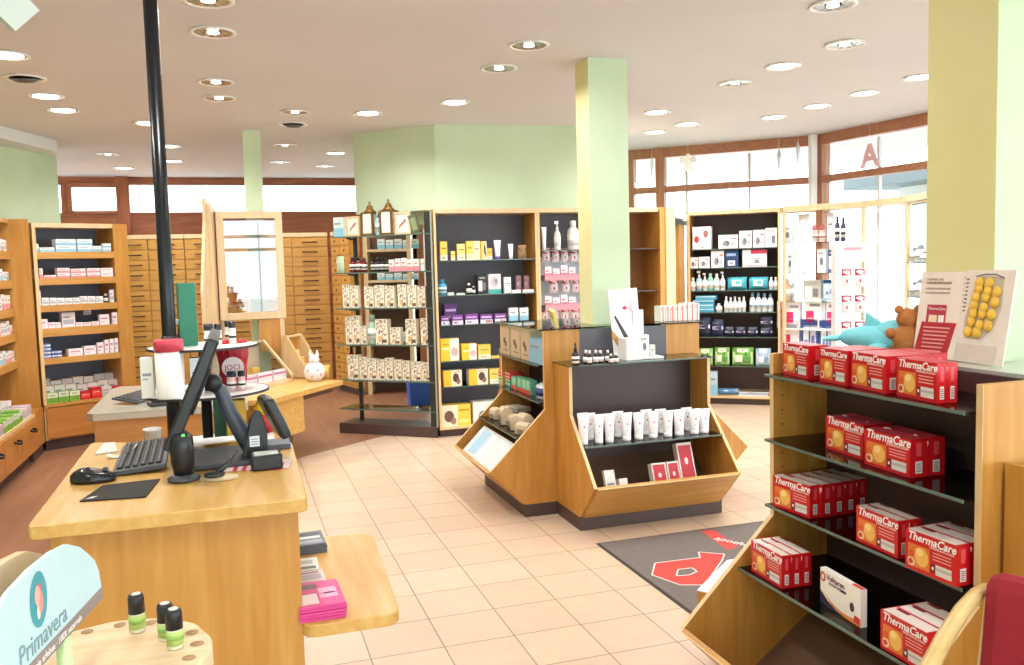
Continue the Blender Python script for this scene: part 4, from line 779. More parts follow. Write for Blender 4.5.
put('carton',(-.325,3.47,1.084),0,.045,.15,'#e9e8e2','#ddd','plain',.06,'white carton left of the red-lidded canister on the middle disc')
put('carton',(-.15,3.50,1.084),0,.05,.14,'#eceeee','#ddd','plain',.05,'white carton right of the red-lidded canister on the middle disc')
A=pl(181,343,(0,3.6),(1,3.6));B=pl(198,343,(0,3.6),(1,3.6)); T=pl(190,283,(0,3.6),(1,3.6))
put('carton',((A.x+B.x)/2,3.6,DZ[0]+.001),.15,B.x-A.x,T.z-DZ[0],'#1f7a5c','#2a5',None,.08,'tall dark green box on the top disc beside the pole')
s=MB(); s.M=Matrix.Translation((-.225,3.63,DZ[0]+.001))@Matrix.Rotation(.12,4,'Y'); s.box((0,0,0.005),(.02,.05,.15),BLK2); s.box((-.012,0,.085),(.02,.03,.105),WHITE); tag(s.build('label_dispenser',None,.003),'small black device leaning between the pole and the green box','device')
for k,(x0,x1,yt,yb) in enumerate([(204,214,324,342),(214.5,222,324,340),(225,231,321,335),(229,236,321.5,337)]):
    Yd=[3.52,3.56,3.70,3.62][k]; A=pl(x0,yb,(0,Yd),(1,Yd));B=pl(x1,yb,(0,Yd),(1,Yd));T=pl(x0,yt,(0,Yd),(1,Yd))
    put('jar',((A.x+B.x)/2,Yd-.015,DZ[0]+.001),0,B.x-A.x,T.z-DZ[0],'#ece6e2','#232126',None,None,['largest black-lidded white jar on the top disc','second black-lidded white jar on the top disc','hindmost small black-lidded jar on the top disc','small black-lidded jar with pink label, right on the top disc'][k],'black-lidded jars on the top disc')
for k,(x0,x1) in enumerate([(227,237),(238,246)]):
    Yd=3.52; A=pl(x0,388,(0,Yd),(1,Yd));B=pl(x1,388,(0,Yd),(1,Yd)); T=pl(x0,372,(0,Yd),(1,Yd))
    put('jar',((A.x+B.x)/2,Yd,DZ[1]+.001),0,B.x-A.x,T.z-DZ[1],'#e2b8b8','#191b26',None,None,['left','right'][k]+' black-lidded pink jar under the red bag on the middle disc','pink jars on the middle disc')
P=pl(233,366,(0,3.66),(1,3.66)); r=empty('gift_bag',(P.x,3.66,DZ[1]+.001),0,label='crumpled red gift bag with a round white tag on the middle disc',cat='bag')
b=MB(); n=18; vs=[]; prof=[(0,.04),(.04,.055),(.09,.05),(.13,.06),(.17,.075)]
rz=random.Random(2)
for z,R_ in prof:
    for i in range(n): a_=2*PI*i/n; k_=R_*(1+rz.uniform(-.16,.16)); vs.append((k_*math.cos(a_),k_*.6*math.sin(a_),z+(rz.uniform(-.012,.02) if z>.1 else 0)))
b.add(vs,[(j*n+i,j*n+(i+1)%n,(j+1)*n+(i+1)%n,(j+1)*n+i) for j in range(4) for i in range(n)]+[tuple(range(n-1,-1,-1)),tuple(4*n+i for i in range(n))],mc('#b31226',.35)); b.build('bag_body',r)
b=MB(); b.M=Matrix.Translation((0,0,.155))
for i in range(9): a_=2*PI*i/9; b.tube([(.03*math.cos(a_),.02*math.sin(a_),0),(.055*math.cos(a_),.035*math.sin(a_),.03)],[.012,.016],mc('#e0641e' if i%2 else '#c4162a',.5),6)
b.build('tissue_top',r)
b=MB(); b.M=Matrix.Translation((0.0,-.066,.085))@Matrix.Rotation(PI/2,4,'X'); b.lathe([(0,0),(.042,0),(.042,.003),(0,.003)],mc('#efdcdc',.5),n=24,smooth=False); t_=b.build('tag',r)
lettering('JOCI',.03,mc('#9a1c30',.5),t_,Matrix.Translation((-.032,-.0705,.076))@FRONT,ext=.0003)
# goods on the lower disc
b=MB(); b.M=Matrix.Translation((-.085,3.44,.0)); 
A=pl(222,442,(0,3.5),(1,3.5)); 
r=empty('gift_box',(-.005,3.5,DZ[2]+.001),.1,label='upright golden yellow box on the lowest disc behind the desk',cat='box')
b=MB(); b.box((-.045,-.03,0),(.025,.03,.19),mc('#c9a52c',.4)); b.box((-.046,-.031,.02),(-.043,.031,.17),mc('#e2c860',.4)); b.build('carton',r,.002)
put('carton',(-.06,3.56,DZ[2]+.001),.1,.07,.20,'#1e6a50','#2a5',None,.05,'dark green box on the lowest disc behind the golden box')
r=empty('santa_figure',(.085,3.52,DZ[2]+.001),0,label='small red and yellow festive figure with a white base on the lowest disc',cat='figure')
b=MB(); b.lathe([(0,0),(.04,0),(.042,.03),(.03,.05),(0,.05)],mc('#e9dcd8',.6),n=16); b.build('base',r)
b=MB(); b.lathe([(0,.05),(.04,.05),(.045,.08),(.03,.115),(.02,.12),(0,.12)],mc('#b01424',.6),n=16); b.build('coat',r)
b=MB(); b.lathe([(0,.118),(.022,.12),(.034,.145),(.022,.17),(0,.175)],mc('#e8c324',.5),n=16); b.build('head',r)

# ---------------------------------------------- framed counter on the right back
P3=fl(272,399,.587);Q3=fl(343,380,.587); U3=Unit((P3.x,P3.y),(Q3.x,Q3.y)); L3=U3.L
r=empty('consultation_counter',(U3.P.x,U3.P.y,0),U3.a,label='pale beech consultation counter with overhanging top before the drawer wall',cat='counter')
b=MB(); b.xy([(0,0),(L3,0),(L3+.02,.25),(L3-.1,.9),(-.1,.9),(-.22,.35)],.545,.587,BTOP); b.build('worktop',r,.003)
b=MB(); b.box((.02,.03,.25),(.48,.80,.545),BTOP); b.build('base_cabinet',r,.002)
b=MB(); b.box((.0,.06,0),(.34,.78,.25),PLINTH); b.build('plinth',r)
b=MB(); b.box((.48,.08,.49),(L3-.04,.6,.545),mc('#5a3528',.5)); b.build('under_board',r)
b=MB(); b.box((L3-.10,.5,.0),(L3-.05,.55,.545),PLINTH); b.build('leg',r)
# glass showcase on it
sA=fl(236,393,.6); sB=fl(303,378,.6); sa_=math.atan2(sB.y-sA.y,sB.x-sA.x); r=empty('glass_showcase',((sA.x+sB.x)/2,(sA.y+sB.y)/2,.588),sa_,label='slanted glass showcase with white and pink boxes on the consultation counter',cat='display case')
sw,sd,shh=.62,.34,.36
b=MB(); b.box((-.32,0,0),(.30,sd,.03),PALE); b.build('base_board',r)
for x in (-.32,.285):
    b=MB(); b.prism([(0,.03),(0,.06),(sd-.05,shh),(sd,shh),(sd,.03)],lambda u,v,h:(h,u,v),ACR if x<0 else ACR,x,x+.008); b.box((x,-.005,.03),(x+.015,.01,.07),PALE); b.bar((x+.008,.0,.06),(x+.008,sd-.05,shh),.02,.02,PALE); b.build('side_glass',r)
b=MB(); b.add([(-.32,0,.06),(.30,0,.06),(.30,sd-.05,shh),(-.32,sd-.05,shh)],[(0,1,2,3)],ACR); b.box((-.32,sd-.05,shh-.015),(.30,sd,shh),PALE); b.build('front_glass',r)
b=MB(); b.box((-.32,sd-.012,.03),(.30,sd,shh),mc('#cdb79c',.6)); b.build('back_panel',r)
UC=Unit(tuple((Vector(r.location)+Matrix.Rotation(r.rotation_euler.z,3,'Z')@Vector((-.32,0,0)))[:2]),tuple((Vector(r.location)+Matrix.Rotation(r.rotation_euler.z,3,'Z')@Vector((.3,0,0)))[:2]))
for k in range(3):
    put('carton',UC.pt(.11+.2*k,.05,.62),UC.a,.18,.085,'#f1e6ea','#d86a9a','band',.05,f"{['left','middle','right'][k]} long white carton with pink stripe inside the glass showcase",'pink striped cartons in the glass showcase')
put('jar',UC.pt(.18,.2,.62),0,.12,.17,'#e6e8de','#f1f1ea',None,None,'rounded white jar behind the pink striped cartons in the showcase')
put('carton',UC.pt(.36,.18,.62),UC.a,.08,.12,'#e9b94e','#d86a9a','plain',.05,'yellow carton behind the pink striped cartons in the showcase')
# slanted wooden sample box
p=fl(317,377,.588); r=empty('slanted_display_box',(p.x,p.y+.10,.588),sa_,label='open slanted wooden sample box right of the glass showcase',cat='display box')
b=MB()
for x in (-.12,.10): b.prism([(0,0),(0,.05),(.22,.38),(.26,.38),(.26,0)],lambda u,v,h:(h,u,v),BEDGE,x,x+.015)
b.build('side_panels',r); b=MB(); b.box((-.105,.24,0),(.10,.26,.36),BEECH); b.box((-.105,0,0),(.10,.24,.02),BEECH); b.box((-.105,.22,.355),(.10,.26,.37),BEDGE); b.build('back_panel',r)
Mx=Matrix.Rotation(r.rotation_euler.z,4,'Z')
for k in range(3):
    v=Mx@Vector((-.05+.0*k,.06+.05*k,0)); put('carton',(r.location.x+v.x,r.location.y+v.y,.609),r.rotation_euler.z,.09,.10+.06*k,['#e8b868','#e9c06c','#ecc98a'][k],'#d86a2a','redbox' if k==0 else 'plain',.03,f"orange tea carton, {['front','middle','back'][k]} of three in the slanted wooden box",'orange cartons in the slanted wooden box')
p=fl(315,381,.588); r=empty('clown_figure',(p.x,p.y+.02,.588),0,label='round white clown-like figure with pink dots at the front of the counter',cat='figure')
b=MB(); b.lathe([(0,0),(.05,0),(.085,.04),(.09,.09),(.07,.14),(.04,.16),(0,.16)],mc('#e6e2ea',.5),n=20)
for a_,z in ((-1.9,.05),(-1.3,.1),(-1.0,.06),(-2.3,.1)): b.lathe([(0,-.012),(.013,0),(0,.012)],mc('#d88a9a',.5),(.088*math.cos(a_),.088*math.sin(a_),z),8)
b.build('body',r)
b=MB(); b.lathe([(0,.15),(.04,.165),(.048,.19),(.035,.22),(0,.23)],mc('#efe3df',.5),n=16); b.build('head',r)
b=MB(); b.lathe([(0,0),(.02,0),(.004,.05),(0,.05)],mc('#f2efee',.5),(-.03,0,.215),10); b.lathe([(0,0),(.02,0),(.004,.05),(0,.05)],mc('#f2efee',.5),(.03,0,.215),10); b.build('ears',r)
p=fl(325,378,.588); r=empty('pen_cup',(p.x,p.y+.03,.588),0,label='small golden cup at the right end of the consultation counter',cat='cup'); b=MB(); b.lathe([(0,0),(.04,0),(.05,.11),(.044,.11),(.036,.01),(0,.01)],mc('#d9a84a',.4),n=16); b.build('cup',r)
p=fl(310,377,.588); s=MB(); s.box((p.x-.55,p.y-.38,.588),(p.x-.34,p.y-.2,.593),mc('#a88468',.5)); 
tag(s.build('leaflet'),'brown leaflet lying flat on the consultation counter','leaflet')
# wooden screens above
r=empty('wooden_screen',(-.12,8.15,0),0,label='pale wood framed glass screen standing over the consultation counter',cat='screen')
A=pl(215,212,(0,8.2),(1,8.2));B=pl(282,318,(0,8.2),(1,8.2)); x0=A.x+.12;x1=B.x+.16;z0=B.z;z1=2.10
b=MB(); t=.065
b.box((x0,.03,z1-t),(x1,.08,z1),PALE); b.box((x0,.03,z0),(x1,.08,z0+t),PALE); b.box((x0,.03,z0+t),(x0+t,.08,z1-t),PALE); b.box((x1-t,.03,z0+t),(x1,.08,z1-t),PALE); b.build('frame',r,.002)
b=MB(); b.M=Matrix.Translation(((x0+x1)/2,.055,0))@Matrix.Rotation(.0,4,'Z'); w2=(x1-x0)/2-t; b.box((-w2,-.004,z0+t),(w2,.004,z1-t),glassy('reflecting_glass','#f2eeee',.5)); b.build('glass_pane',r)
b=MB(); b.box((x0+.02,.04,.0),(x0+.06,.07,z0),PALE); b.box((x1-.06,.04,.0),(x1-.02,.07,z0),PALE); b.build('posts',r)
b=MB(); b.box((x0+.33,.045,z0-.3),(x1-.02,.06,z0),BEECH); b.build('infill_panel',r)
r=empty('screen_panel',(-.19,7.95,0),rad(78),label='tall pale wood screen panel seen edge-on left of the framed glass screen',cat='screen')
b=MB(); zt2=pl(207,199,(0,8.0),(1,8.0)).z; b.prism([(-.25,1.05),(-.25,1.4),(-.05,2.0),(-.05,zt2),(.0,zt2),(.35,2.12),(.35,1.05)],lambda u,v,h:(u,h,v),PALE,0,.025); b.build('panel',r,.002)
b=MB(); b.box((0,-.03,0),(.05,.0,zt2-.05),PALE); b.box((.3,-.03,0),(.35,.0,2.1),PALE); b.build('posts',r,.002)

# ---------------------------------------------- island gondola
def gondola(name,label,origin,rz,W,plz_y,tip_y,ztip,zknee,ztop,depth,shelves,topglass=True,core=DARK,trough=True):
    """local: x along the front, y inward (0 = face), z up"""
    r=empty(name,origin,rz,label=label,cat='shelf unit'); t=.02
    prof=[(plz_y,.08),(tip_y,ztip),(0,zknee),(0,ztop),(depth,ztop),(depth,.08)]
    for x in (0,W-t):
        b=MB(); b.prism(prof,lambda u,v,h:(h,u,v),BEECH,x,x+t)
        for (a_,c_) in ((prof[1],prof[2]),(prof[2],prof[3])):
            d=Vector((0,c_[0]-a_[0],c_[1]-a_[1])); b.bar((x+t/2,a_[0]-.0008,a_[1]),(x+t/2,c_[0]-.0008,c_[1]),t,.0016,BEDGE,up=(0,-d.z,d.y))
        b.build('side_panel',r)
        hb=MB()
        for z in [.72+.05*i for i in range(int((ztop-.76)/.05))]:
            xx=x+t if x==0 else x
            for yy in (.035,depth-.03): hb.box((xx-.0006,yy-.003,z),(xx+.0006,yy+.003,z+.006),BLK2)
        hb.build('peg_holes',r)
    b=MB(); d=Vector((0,tip_y-plz_y,ztip-.08)).normalized(); b.bar((W/2,plz_y,.08),(W/2,tip_y,ztip),W-2*t,.018,BEECHX,up=(0,-d.z,d.y)); b.bar((W/2,tip_y+.004,ztip-.004),(W/2,tip_y+.0005,ztip),W-2*t,.019,BEDGE,up=(0,-d.z,d.y)); b.build('trough_board',r)
    b=MB(); b.box((t,plz_y+.01,.08),(W-t,depth-.01,.10),BEECH); b.build('bottom_board',r)
    b=MB(); b.add([(t,depth-.03,.1),(W-t,depth-.03,.1),(W-t,depth-.03,ztop-.01),(t,depth-.03,ztop-.01),(t,depth-.012,.1),(W-t,depth-.012,.1),(W-t,depth-.012,ztop-.01),(t,depth-.012,ztop-.01)],[(0,1,2,3),(4,7,6,5),(0,4,5,1),(3,2,6,7),(0,3,7,4),(1,5,6,2)],core); b.build('back_panel',r)
    b=MB(); d=Vector((0,depth-.03-(tip_y+.06),0)); b.add([(t,plz_y+.03,.10),(W-t,plz_y+.03,.10),(W-t,depth-.031,.34),(t,depth-.031,.34)],[(0,1,2,3)],mc('#6b5240',.5)); b.add([(t,plz_y+.03,.098),(W-t,plz_y+.03,.098),(W-t,depth-.031,.338),(t,depth-.031,.338)],[(3,2,1,0)],mc('#6b5240',.5)); b.build('sloping_board',r)
    b=MB(); b.box((.0,plz_y,0),(W,depth-.01,.08),PLINTH); b.build('plinth',r,.002)
    for z,f_,x_o in shelves:
        b=MB(); b.box((-x_o if x_o else t+.001,f_,z-.008),(W-t-.001,depth-.032,z),SHG2); b.box((-x_o if x_o else t+.001,f_-.003,z-.0085),(W-t-.001,f_,z+.0005),SHE); b.build('glass_shelf',r)
    if topglass:
        b=MB(); b.box((-.012,-.03,ztop),(W+.012,depth,ztop+.008),SHG); b.box((-.012,-.033,ztop-.0005),(W+.012,-.03,ztop+.0085),SHE); b.build('top_glass',r)
    return r
# front unit
GF=gondola('island_front_unit','front-facing beech gondola unit with white cream tubes and a sloped trough',(1.845,4.662,0),0,.94,-.127,-.346,.298,.655,.946,.24,[(.497,-.17,0)],core=DARK)
GL=gondola('island_left_unit','left-facing beech gondola unit with paper packs and toothpaste boxes',(1.782,5.80,0),-PI/2,.891,-.145,-.362,.298,.658,1.145,.235,[(.93,-.03,0),(.70,-.03,0),(.492,-.18,0)],topglass=True,core=DARK)
GR=gondola('island_right_unit','right-facing beech gondola unit, its side panel showing beside the white brochure display',(2.852,4.909,0),PI/2,.891,-.145,-.362,.298,.658,1.145,.235,[(.93,-.03,0),(.70,-.03,0),(.492,-.18,0)],topglass=True,core=DARK)
GB_=gondola('island_back_unit','back-facing beech gondola unit hidden behind the island core',(2.785,6.047,0),PI,.94,-.127,-.346,.298,.655,.946,.24,[(.497,-.17,0)],core=DARK)
r=empty('island_core',(2.017,4.909,0),0,label='dark brown core box with a glass top between the island units, around the green pillar',cat='display base')
b=MB(); b.box((0,0,0),(.6,.02,1.14),GREY); b.build('front_panel',r)
b=MB(); b.box((0,.87,.0),(.6,.89,1.14),GREY); b.build('back_panel',r)
b=MB(); 
for a_,c_ in (((0,0),(.17,.89)),((.447,0),(.6,.89)),((.17,0),(.447,.18)),((.17,.4),(.447,.89))): b.box((a_[0],a_[1],1.146),(c_[0],c_[1],1.154),SHG)
b.build('top_glass',r)
UF=Unit((1.845,4.662),(2.785,4.662)); UL=Unit((1.782,5.80),(1.782,4.909))
WT='middle shelf of the front island unit'
fr=[(581.5,588),(594.5,605.5),(606,615.5),(623,633),(635,645.5),(650.5,659),(665,674),(676.5,685.5),(692.5,700.5),(702,710.5)]
bk=[(588,594),(616,622.5),(645.5,650),(659.5,664.5),(685.5,691),(582,586)]
row(UF,.498,[((a+b_)/2-6.3,(a+b_)/2+6.3,416-(a-580)*.055,'tube','white cream tube','#f4eff0','#c9405c','dots',{'ins':-.11}) for a,b_ in fr],'front row of the '+WT,ins=0)
row(UF,.498,[((a+b_)/2-6,(a+b_)/2+6,414-(a-580)*.055,'tube','white cream tube','#f4eff0','#c9405c','dots',{'ins':0}) for a,b_ in bk],'back row of the '+WT,ins=0)
# trough goods
def trough(x0,x1,yb,yt,c,art,lab,grp=None,lean=.35,d=.035):
    V=pl((x0+x1)/2,yb,(0,4.46),(1,4.46)); a0=pl(x0,yb,(0,4.46),(1,4.46)).x; a1=pl(x1,yb,(0,4.46),(1,4.46)).x; h=pl(x0,yt,(0,4.48),(1,4.48)).z-pl(x0,yb,(0,4.46),(1,4.46)).z
    o=put('carton',(V.x,4.45,.16),0,a1-a0,.0+h*1.15+max(0,V.z-.16),c,'#ddd',art,d,lab,grp); o.rotation_euler=(-lean,0,0); return o
trough(608,618,485,471,'#efeaea','plain','white carton lying at the left in the front island trough',d=.03)
trough(621.6,630,483,478,'#efeaea',None,'low white carton beside the leaning white one in the island trough',d=.05)
trough(656,670,480,464,'#ebe4e2','redfront','left short pink-red carton in the front island trough','pink-red cartons in the island trough',d=.05)
trough(671.5,683,479,463,'#ebe4e2','redfront','middle short pink-red carton in the front island trough','pink-red cartons in the island trough',d=.05)
trough(684,699,475,446,'#ebe4e2','redfront','tall pink-red carton leaning at the right in the island trough','pink-red cartons in the island trough',d=.05)
# on the front unit's glass top
ZT=.955
def top(x0,x1,yt,yb,kind,c,c2,lab,grp=None,art=None):
    p=fl((x0+x1)/2,yb,ZT); w=pl(x1,yb,(0,p.y),(1,p.y)).x-pl(x0,yb,(0,p.y),(1,p.y)).x; h=pl(x0,yt,(0,p.y),(1,p.y)).z-ZT
    return put(kind,(p.x,p.y,ZT),0,w,h,c,c2,art,None,lab,grp)
top(573.6,580.7,343,366,'dropper','#2a1d18','#1b1716','brown dropper bottle with cream label at the left of the island top')
for k,(a,b_,yb) in enumerate([(585,589.3,364),(588.8,592.6,365),(594.8,599.3,364),(599.5,604.3,363.5),(606.8,611,362.5),(610,614,364),(614.8,619.4,363.5)]):
    top(a,b_,350.5+.3*(k%2)+(k>4)*3,yb,'bottle','#3a241c','#efe6e4',f"small brown bottle with white cap, {ORD[k]} from the dropper bottle, on the island top",'white-capped bottles on the island top')
# white brochure display
p=fl(640,360,ZT); p2=fl(607,357,ZT)
r=empty('brochure_display',(p2.x+.09,4.80,ZT),0,label='white cardboard brochure display with a brush photo on the island top',cat='display')
sc=859/4.99
w1=(640-607)/sc; hz=(357-282)/sc
b=MB(); b.M=Matrix.Rotation(-.08,4,'X'); b.prism([(-w1*.5,0),(w1*.5,0),(w1*.42,hz),(-w1*.6,hz-.008)],lambda u,v,h:(u,h,v),mc('#f5f2f4',.5),.02,.024); b.build('back_card',r)
b=MB(); b.M=Matrix.Rotation(-.08,4,'X'); b.prism([(-.02,.0),(.0,-.015),(.02,0),(0,.015)],lambda u,v,h:(u-.01,h,v+hz*.72),mc('#c9405c',.5),.0185,.0195); b.prism([(.04,.0),(.06,.0),(.052,.07),(.048,.07)],lambda u,v,h:(u-.02,h,v+hz*.66),mc('#e4b4c0',.5),.0185,.0195)
b.prism([(-w1*.55,hz*.30),(-w1*.55,hz*.42),(-.0,hz*.14),(-.02,hz*.02)],lambda u,v,h:(u,h,v),mc('#c98f4c',.5),.0185,.0195); b.prism([(-w1*.45,hz*.6),(-w1*.40,hz*.62),(.06,hz*.10),(.02,hz*.08)],lambda u,v,h:(u,h,v),mc('#3c3830',.5),.0180,.0184); b.build('print',r)
b=MB(); b.box((-.07,-.10,.0),(.02,.02,.13),mc('#f1eeee',.5)); b.build('tray_box',r)
b=MB(); b.box((.04,.03,0),(.11,.034,hz*.68),mc('#f7f4f5',.5)); b.build('side_card',r)
s=MB(); p=fl(644,359,ZT); s.M=Matrix.Translation((p.x,p.y+.02,ZT)); s.box((-.12,-.03,0),(.13,.06,.012),mc('#f2efee',.5)); tag(s.build('display_tray'),'flat white display tray on the island top before the brochure display','tray')
for k,(a,b_,yt) in enumerate([(634,643,334),(643.5,653.5,334.5)]):
    p=fl((a+b_)/2,358,ZT+.013); put('carton',(p.x,p.y+.05,ZT+.013),0,(b_-a)/sc,.135,'#f3eef0','#c24a7c','eye' if k else 'flower',.04,['left','right'][k]+' white carton with flower print on the display tray','flower cartons on the display tray')
p=fl(656,357,ZT+.013); put('carton',(p.x-.005,p.y+.03,ZT+.013),0,.03,.07,'#efeaec','#ddd','plain',.03,'small white carton at the right end of the display tray')
# striped cartons on the right unit
URr=Unit((2.64,5.15),(2.95,5.15)); 
for k in range(8):
    put('carton',(2.655+.036*k,5.02,1.155),0,.034,.10 if k<5 else .11,'#f4ece8' if k!=2 else '#f0ddd2','#d8574f','stripe',.09,f"white carton with red stripe, {ORD[k]} from the left, on top of the right island unit",'striped cartons on the right island unit')
# left unit goods
WL='left island unit'
row(UL,.931,[(500.5,509,325.5,'carton','brown paper bag','#cdb896','','brown'),(510,519.5,327,'carton','brown paper bag','#cdb896','','brown'),(520,529,329,'carton','brown paper bag','#cdb896','','brown')]+[(528.5,543,337.5,'carton','light blue box','#8fbcdc','','bluehalf')],'top shelf of the '+WL,ins=.0)
o=put('carton',(1.9,5.03,1.156),-PI/2,.07,.11,'#e9d77a','#ddd','yellow',.02,'leaning pale yellow booklet on top of the left island unit'); o.rotation_euler=(0.3,0.25,-PI/2)
row(UL,.701,[(511,516,376,'carton','slim green-red carton','#74c49c','#d8403c','toothp'),(517,521,377,'carton','slim green-red carton','#74c49c','#d8403c','toothp'),(521.5,526,378,'carton','slim green-red carton','#74c49c','#d8403c','toothp'),(526,530,380,'carton','slim green-red carton','#74c49c','#d8403c','toothp')],'middle shelf of the '+WL,ins=.02)
row(UL,.701,[(531,542,376,'bottle','white bottle with blue cap','#dfe9f2','#25408c','band')],'middle shelf of the '+WL,ins=.01)
for m in range(4):
    s0,_=UL.at(498.5,385,.02); s1,_=UL.at(510,385,.02)
    put('stack',UL.pt((s0+s1)/2,.02,.702+m*.024),UL.a,(s1-s0),.023,['#5fb48c','#4fa884','#d8403c','#d8403c'][m],'#efe','band',.1,f"flat {'green' if m<2 else 'red'} carton, {['bottom','second','third','top'][m]} of the stack on the {WL}",'flat cartons stacked on the left island unit')
rk=random.Random(9)
for k in range(7):
    s=.16+.105*k; kk=('carton','pouch')[k%2]; 
    o=put('pouch',UL.pt(s,-.13+.03*(k%2),.494),UL.a+rk.uniform(-.3,.3),.13,.07+.02*(k%3),'#c9b799','#8f8474',None,.08,f"crumpled paper pouch, {ORD[k]} from the far end, lower shelf of the left island unit",'paper pouches on the left island unit')
for k in range(3):
    put('stack',UL.pt(.22+.02*k,-.02,.494+.03*k),UL.a+.1*k,.17,.028,['#b9aa94','#8f8676','#c9bda8'][k],'#777','band',.11,f"flat paper-wrapped pack, {['bottom','middle','top'][k]} of the pile on the left island unit",'paper-wrapped packs on the left island unit')
b=MB(); L_=.891
b.M=Matrix.Translation((1.782,5.80,0))@Matrix.Rotation(-PI/2,4,'Z')
def tp(x,t_,o_): return (x,-.325+.16*t_-o_*.7,.275+.16*t_+o_*.7)
b.add([tp(.12,0,.0),tp(.86,0,.0),tp(.86,1,.0),tp(.12,1,.0),tp(.12,0,.012),tp(.86,0,.012),tp(.86,1,.012),tp(.12,1,.012)],[(0,1,5,4),(1,2,6,5),(2,3,7,6),(3,0,4,7),(4,5,6,7),(3,2,1,0)],mc('#cdd3d6',.25))
b.add([tp(.2,.1,.013),tp(.36,.1,.013),tp(.36,.9,.013),tp(.2,.9,.013)],[(0,1,2,3)],mc('#9ec4dc',.25)); b.add([tp(.42,.1,.013),tp(.47,.1,.013),tp(.47,.9,.013),tp(.42,.9,.013)],[(0,1,2,3)],mc('#eef2f4',.2))
tag(b.build('leaflet_pack'),'glossy silver and blue leaflet pack lying in the trough of the left island unit','leaflet')

# ---------------------------------------------- right gondola with the red boxes
GRL=gondola('red_box_gondola','beech gondola unit with smoked glass shelves full of red heat-wrap boxes',(1.752,2.537,0),-PI/2,.89,-.145,-.362,.298,.655,1.22,.25,[(1.152,-.035,.0),(.928,-.035,.0),(.70,-.035,.0),(.489,-.145,0)],topglass=False)
GRF=gondola('near_gondola_unit','near beech gondola unit beside the red armchair, its side panel facing left',(1.812,1.40,0),0,.94,-.127,-.346,.298,.655,1.022,.235,[(.497,-.17,0)],topglass=False)
r=empty('floor_display_box',(1.9,2.85,0),0,label='low beech display box with a white-blue top, between the red box gondola and the mat',cat='box')
qd=[(1.616,2.812),(1.898,3.055),(2.35,3.07),(2.30,2.60),(1.78,2.60)]
b=MB(); b.xy([(x-1.9,y-2.85) for x,y in qd],.22,.296,BEECH); b.build('body',r,.002)
b=MB(); b.xy([(x-1.9,y-2.85) for x,y in qd],.296,.300,mc('#dfe8f2',.3)); b.build('top_sheet',r)
b=MB(); b.xy([(-.05,-.2),(.1,.1),(.4,.15),(.35,-.2)],0,.22,PLINTH); b.build('plinth',r)
r=empty('gondola_core',(2.002,1.65,0),0,label='dark core box with a pale glass top behind the red boxes, around the right pillar',cat='display base')
b=MB(); b.box((.0,0,0),(.6,.02,1.2),DARK); b.build('front_panel',r)
b=MB(); b.box((0,.865,0),(.6,.885,1.2),DARK); b.build('back_panel',r)
b=MB(); b.box((.58,.02,0),(.6,.865,1.2),DARK); b.build('side_panel',r)
b=MB()
for a_,c_ in (((.001,0),(.145,.885)),((.422,0),(.6,.885)),((.145,0),(.422,.335)),((.145,.61),(.422,.885))): b.box((a_[0],a_[1],1.205),(c_[0],c_[1],1.217),mc('#b9bdb4',.15))
b.build('top_glass',r)
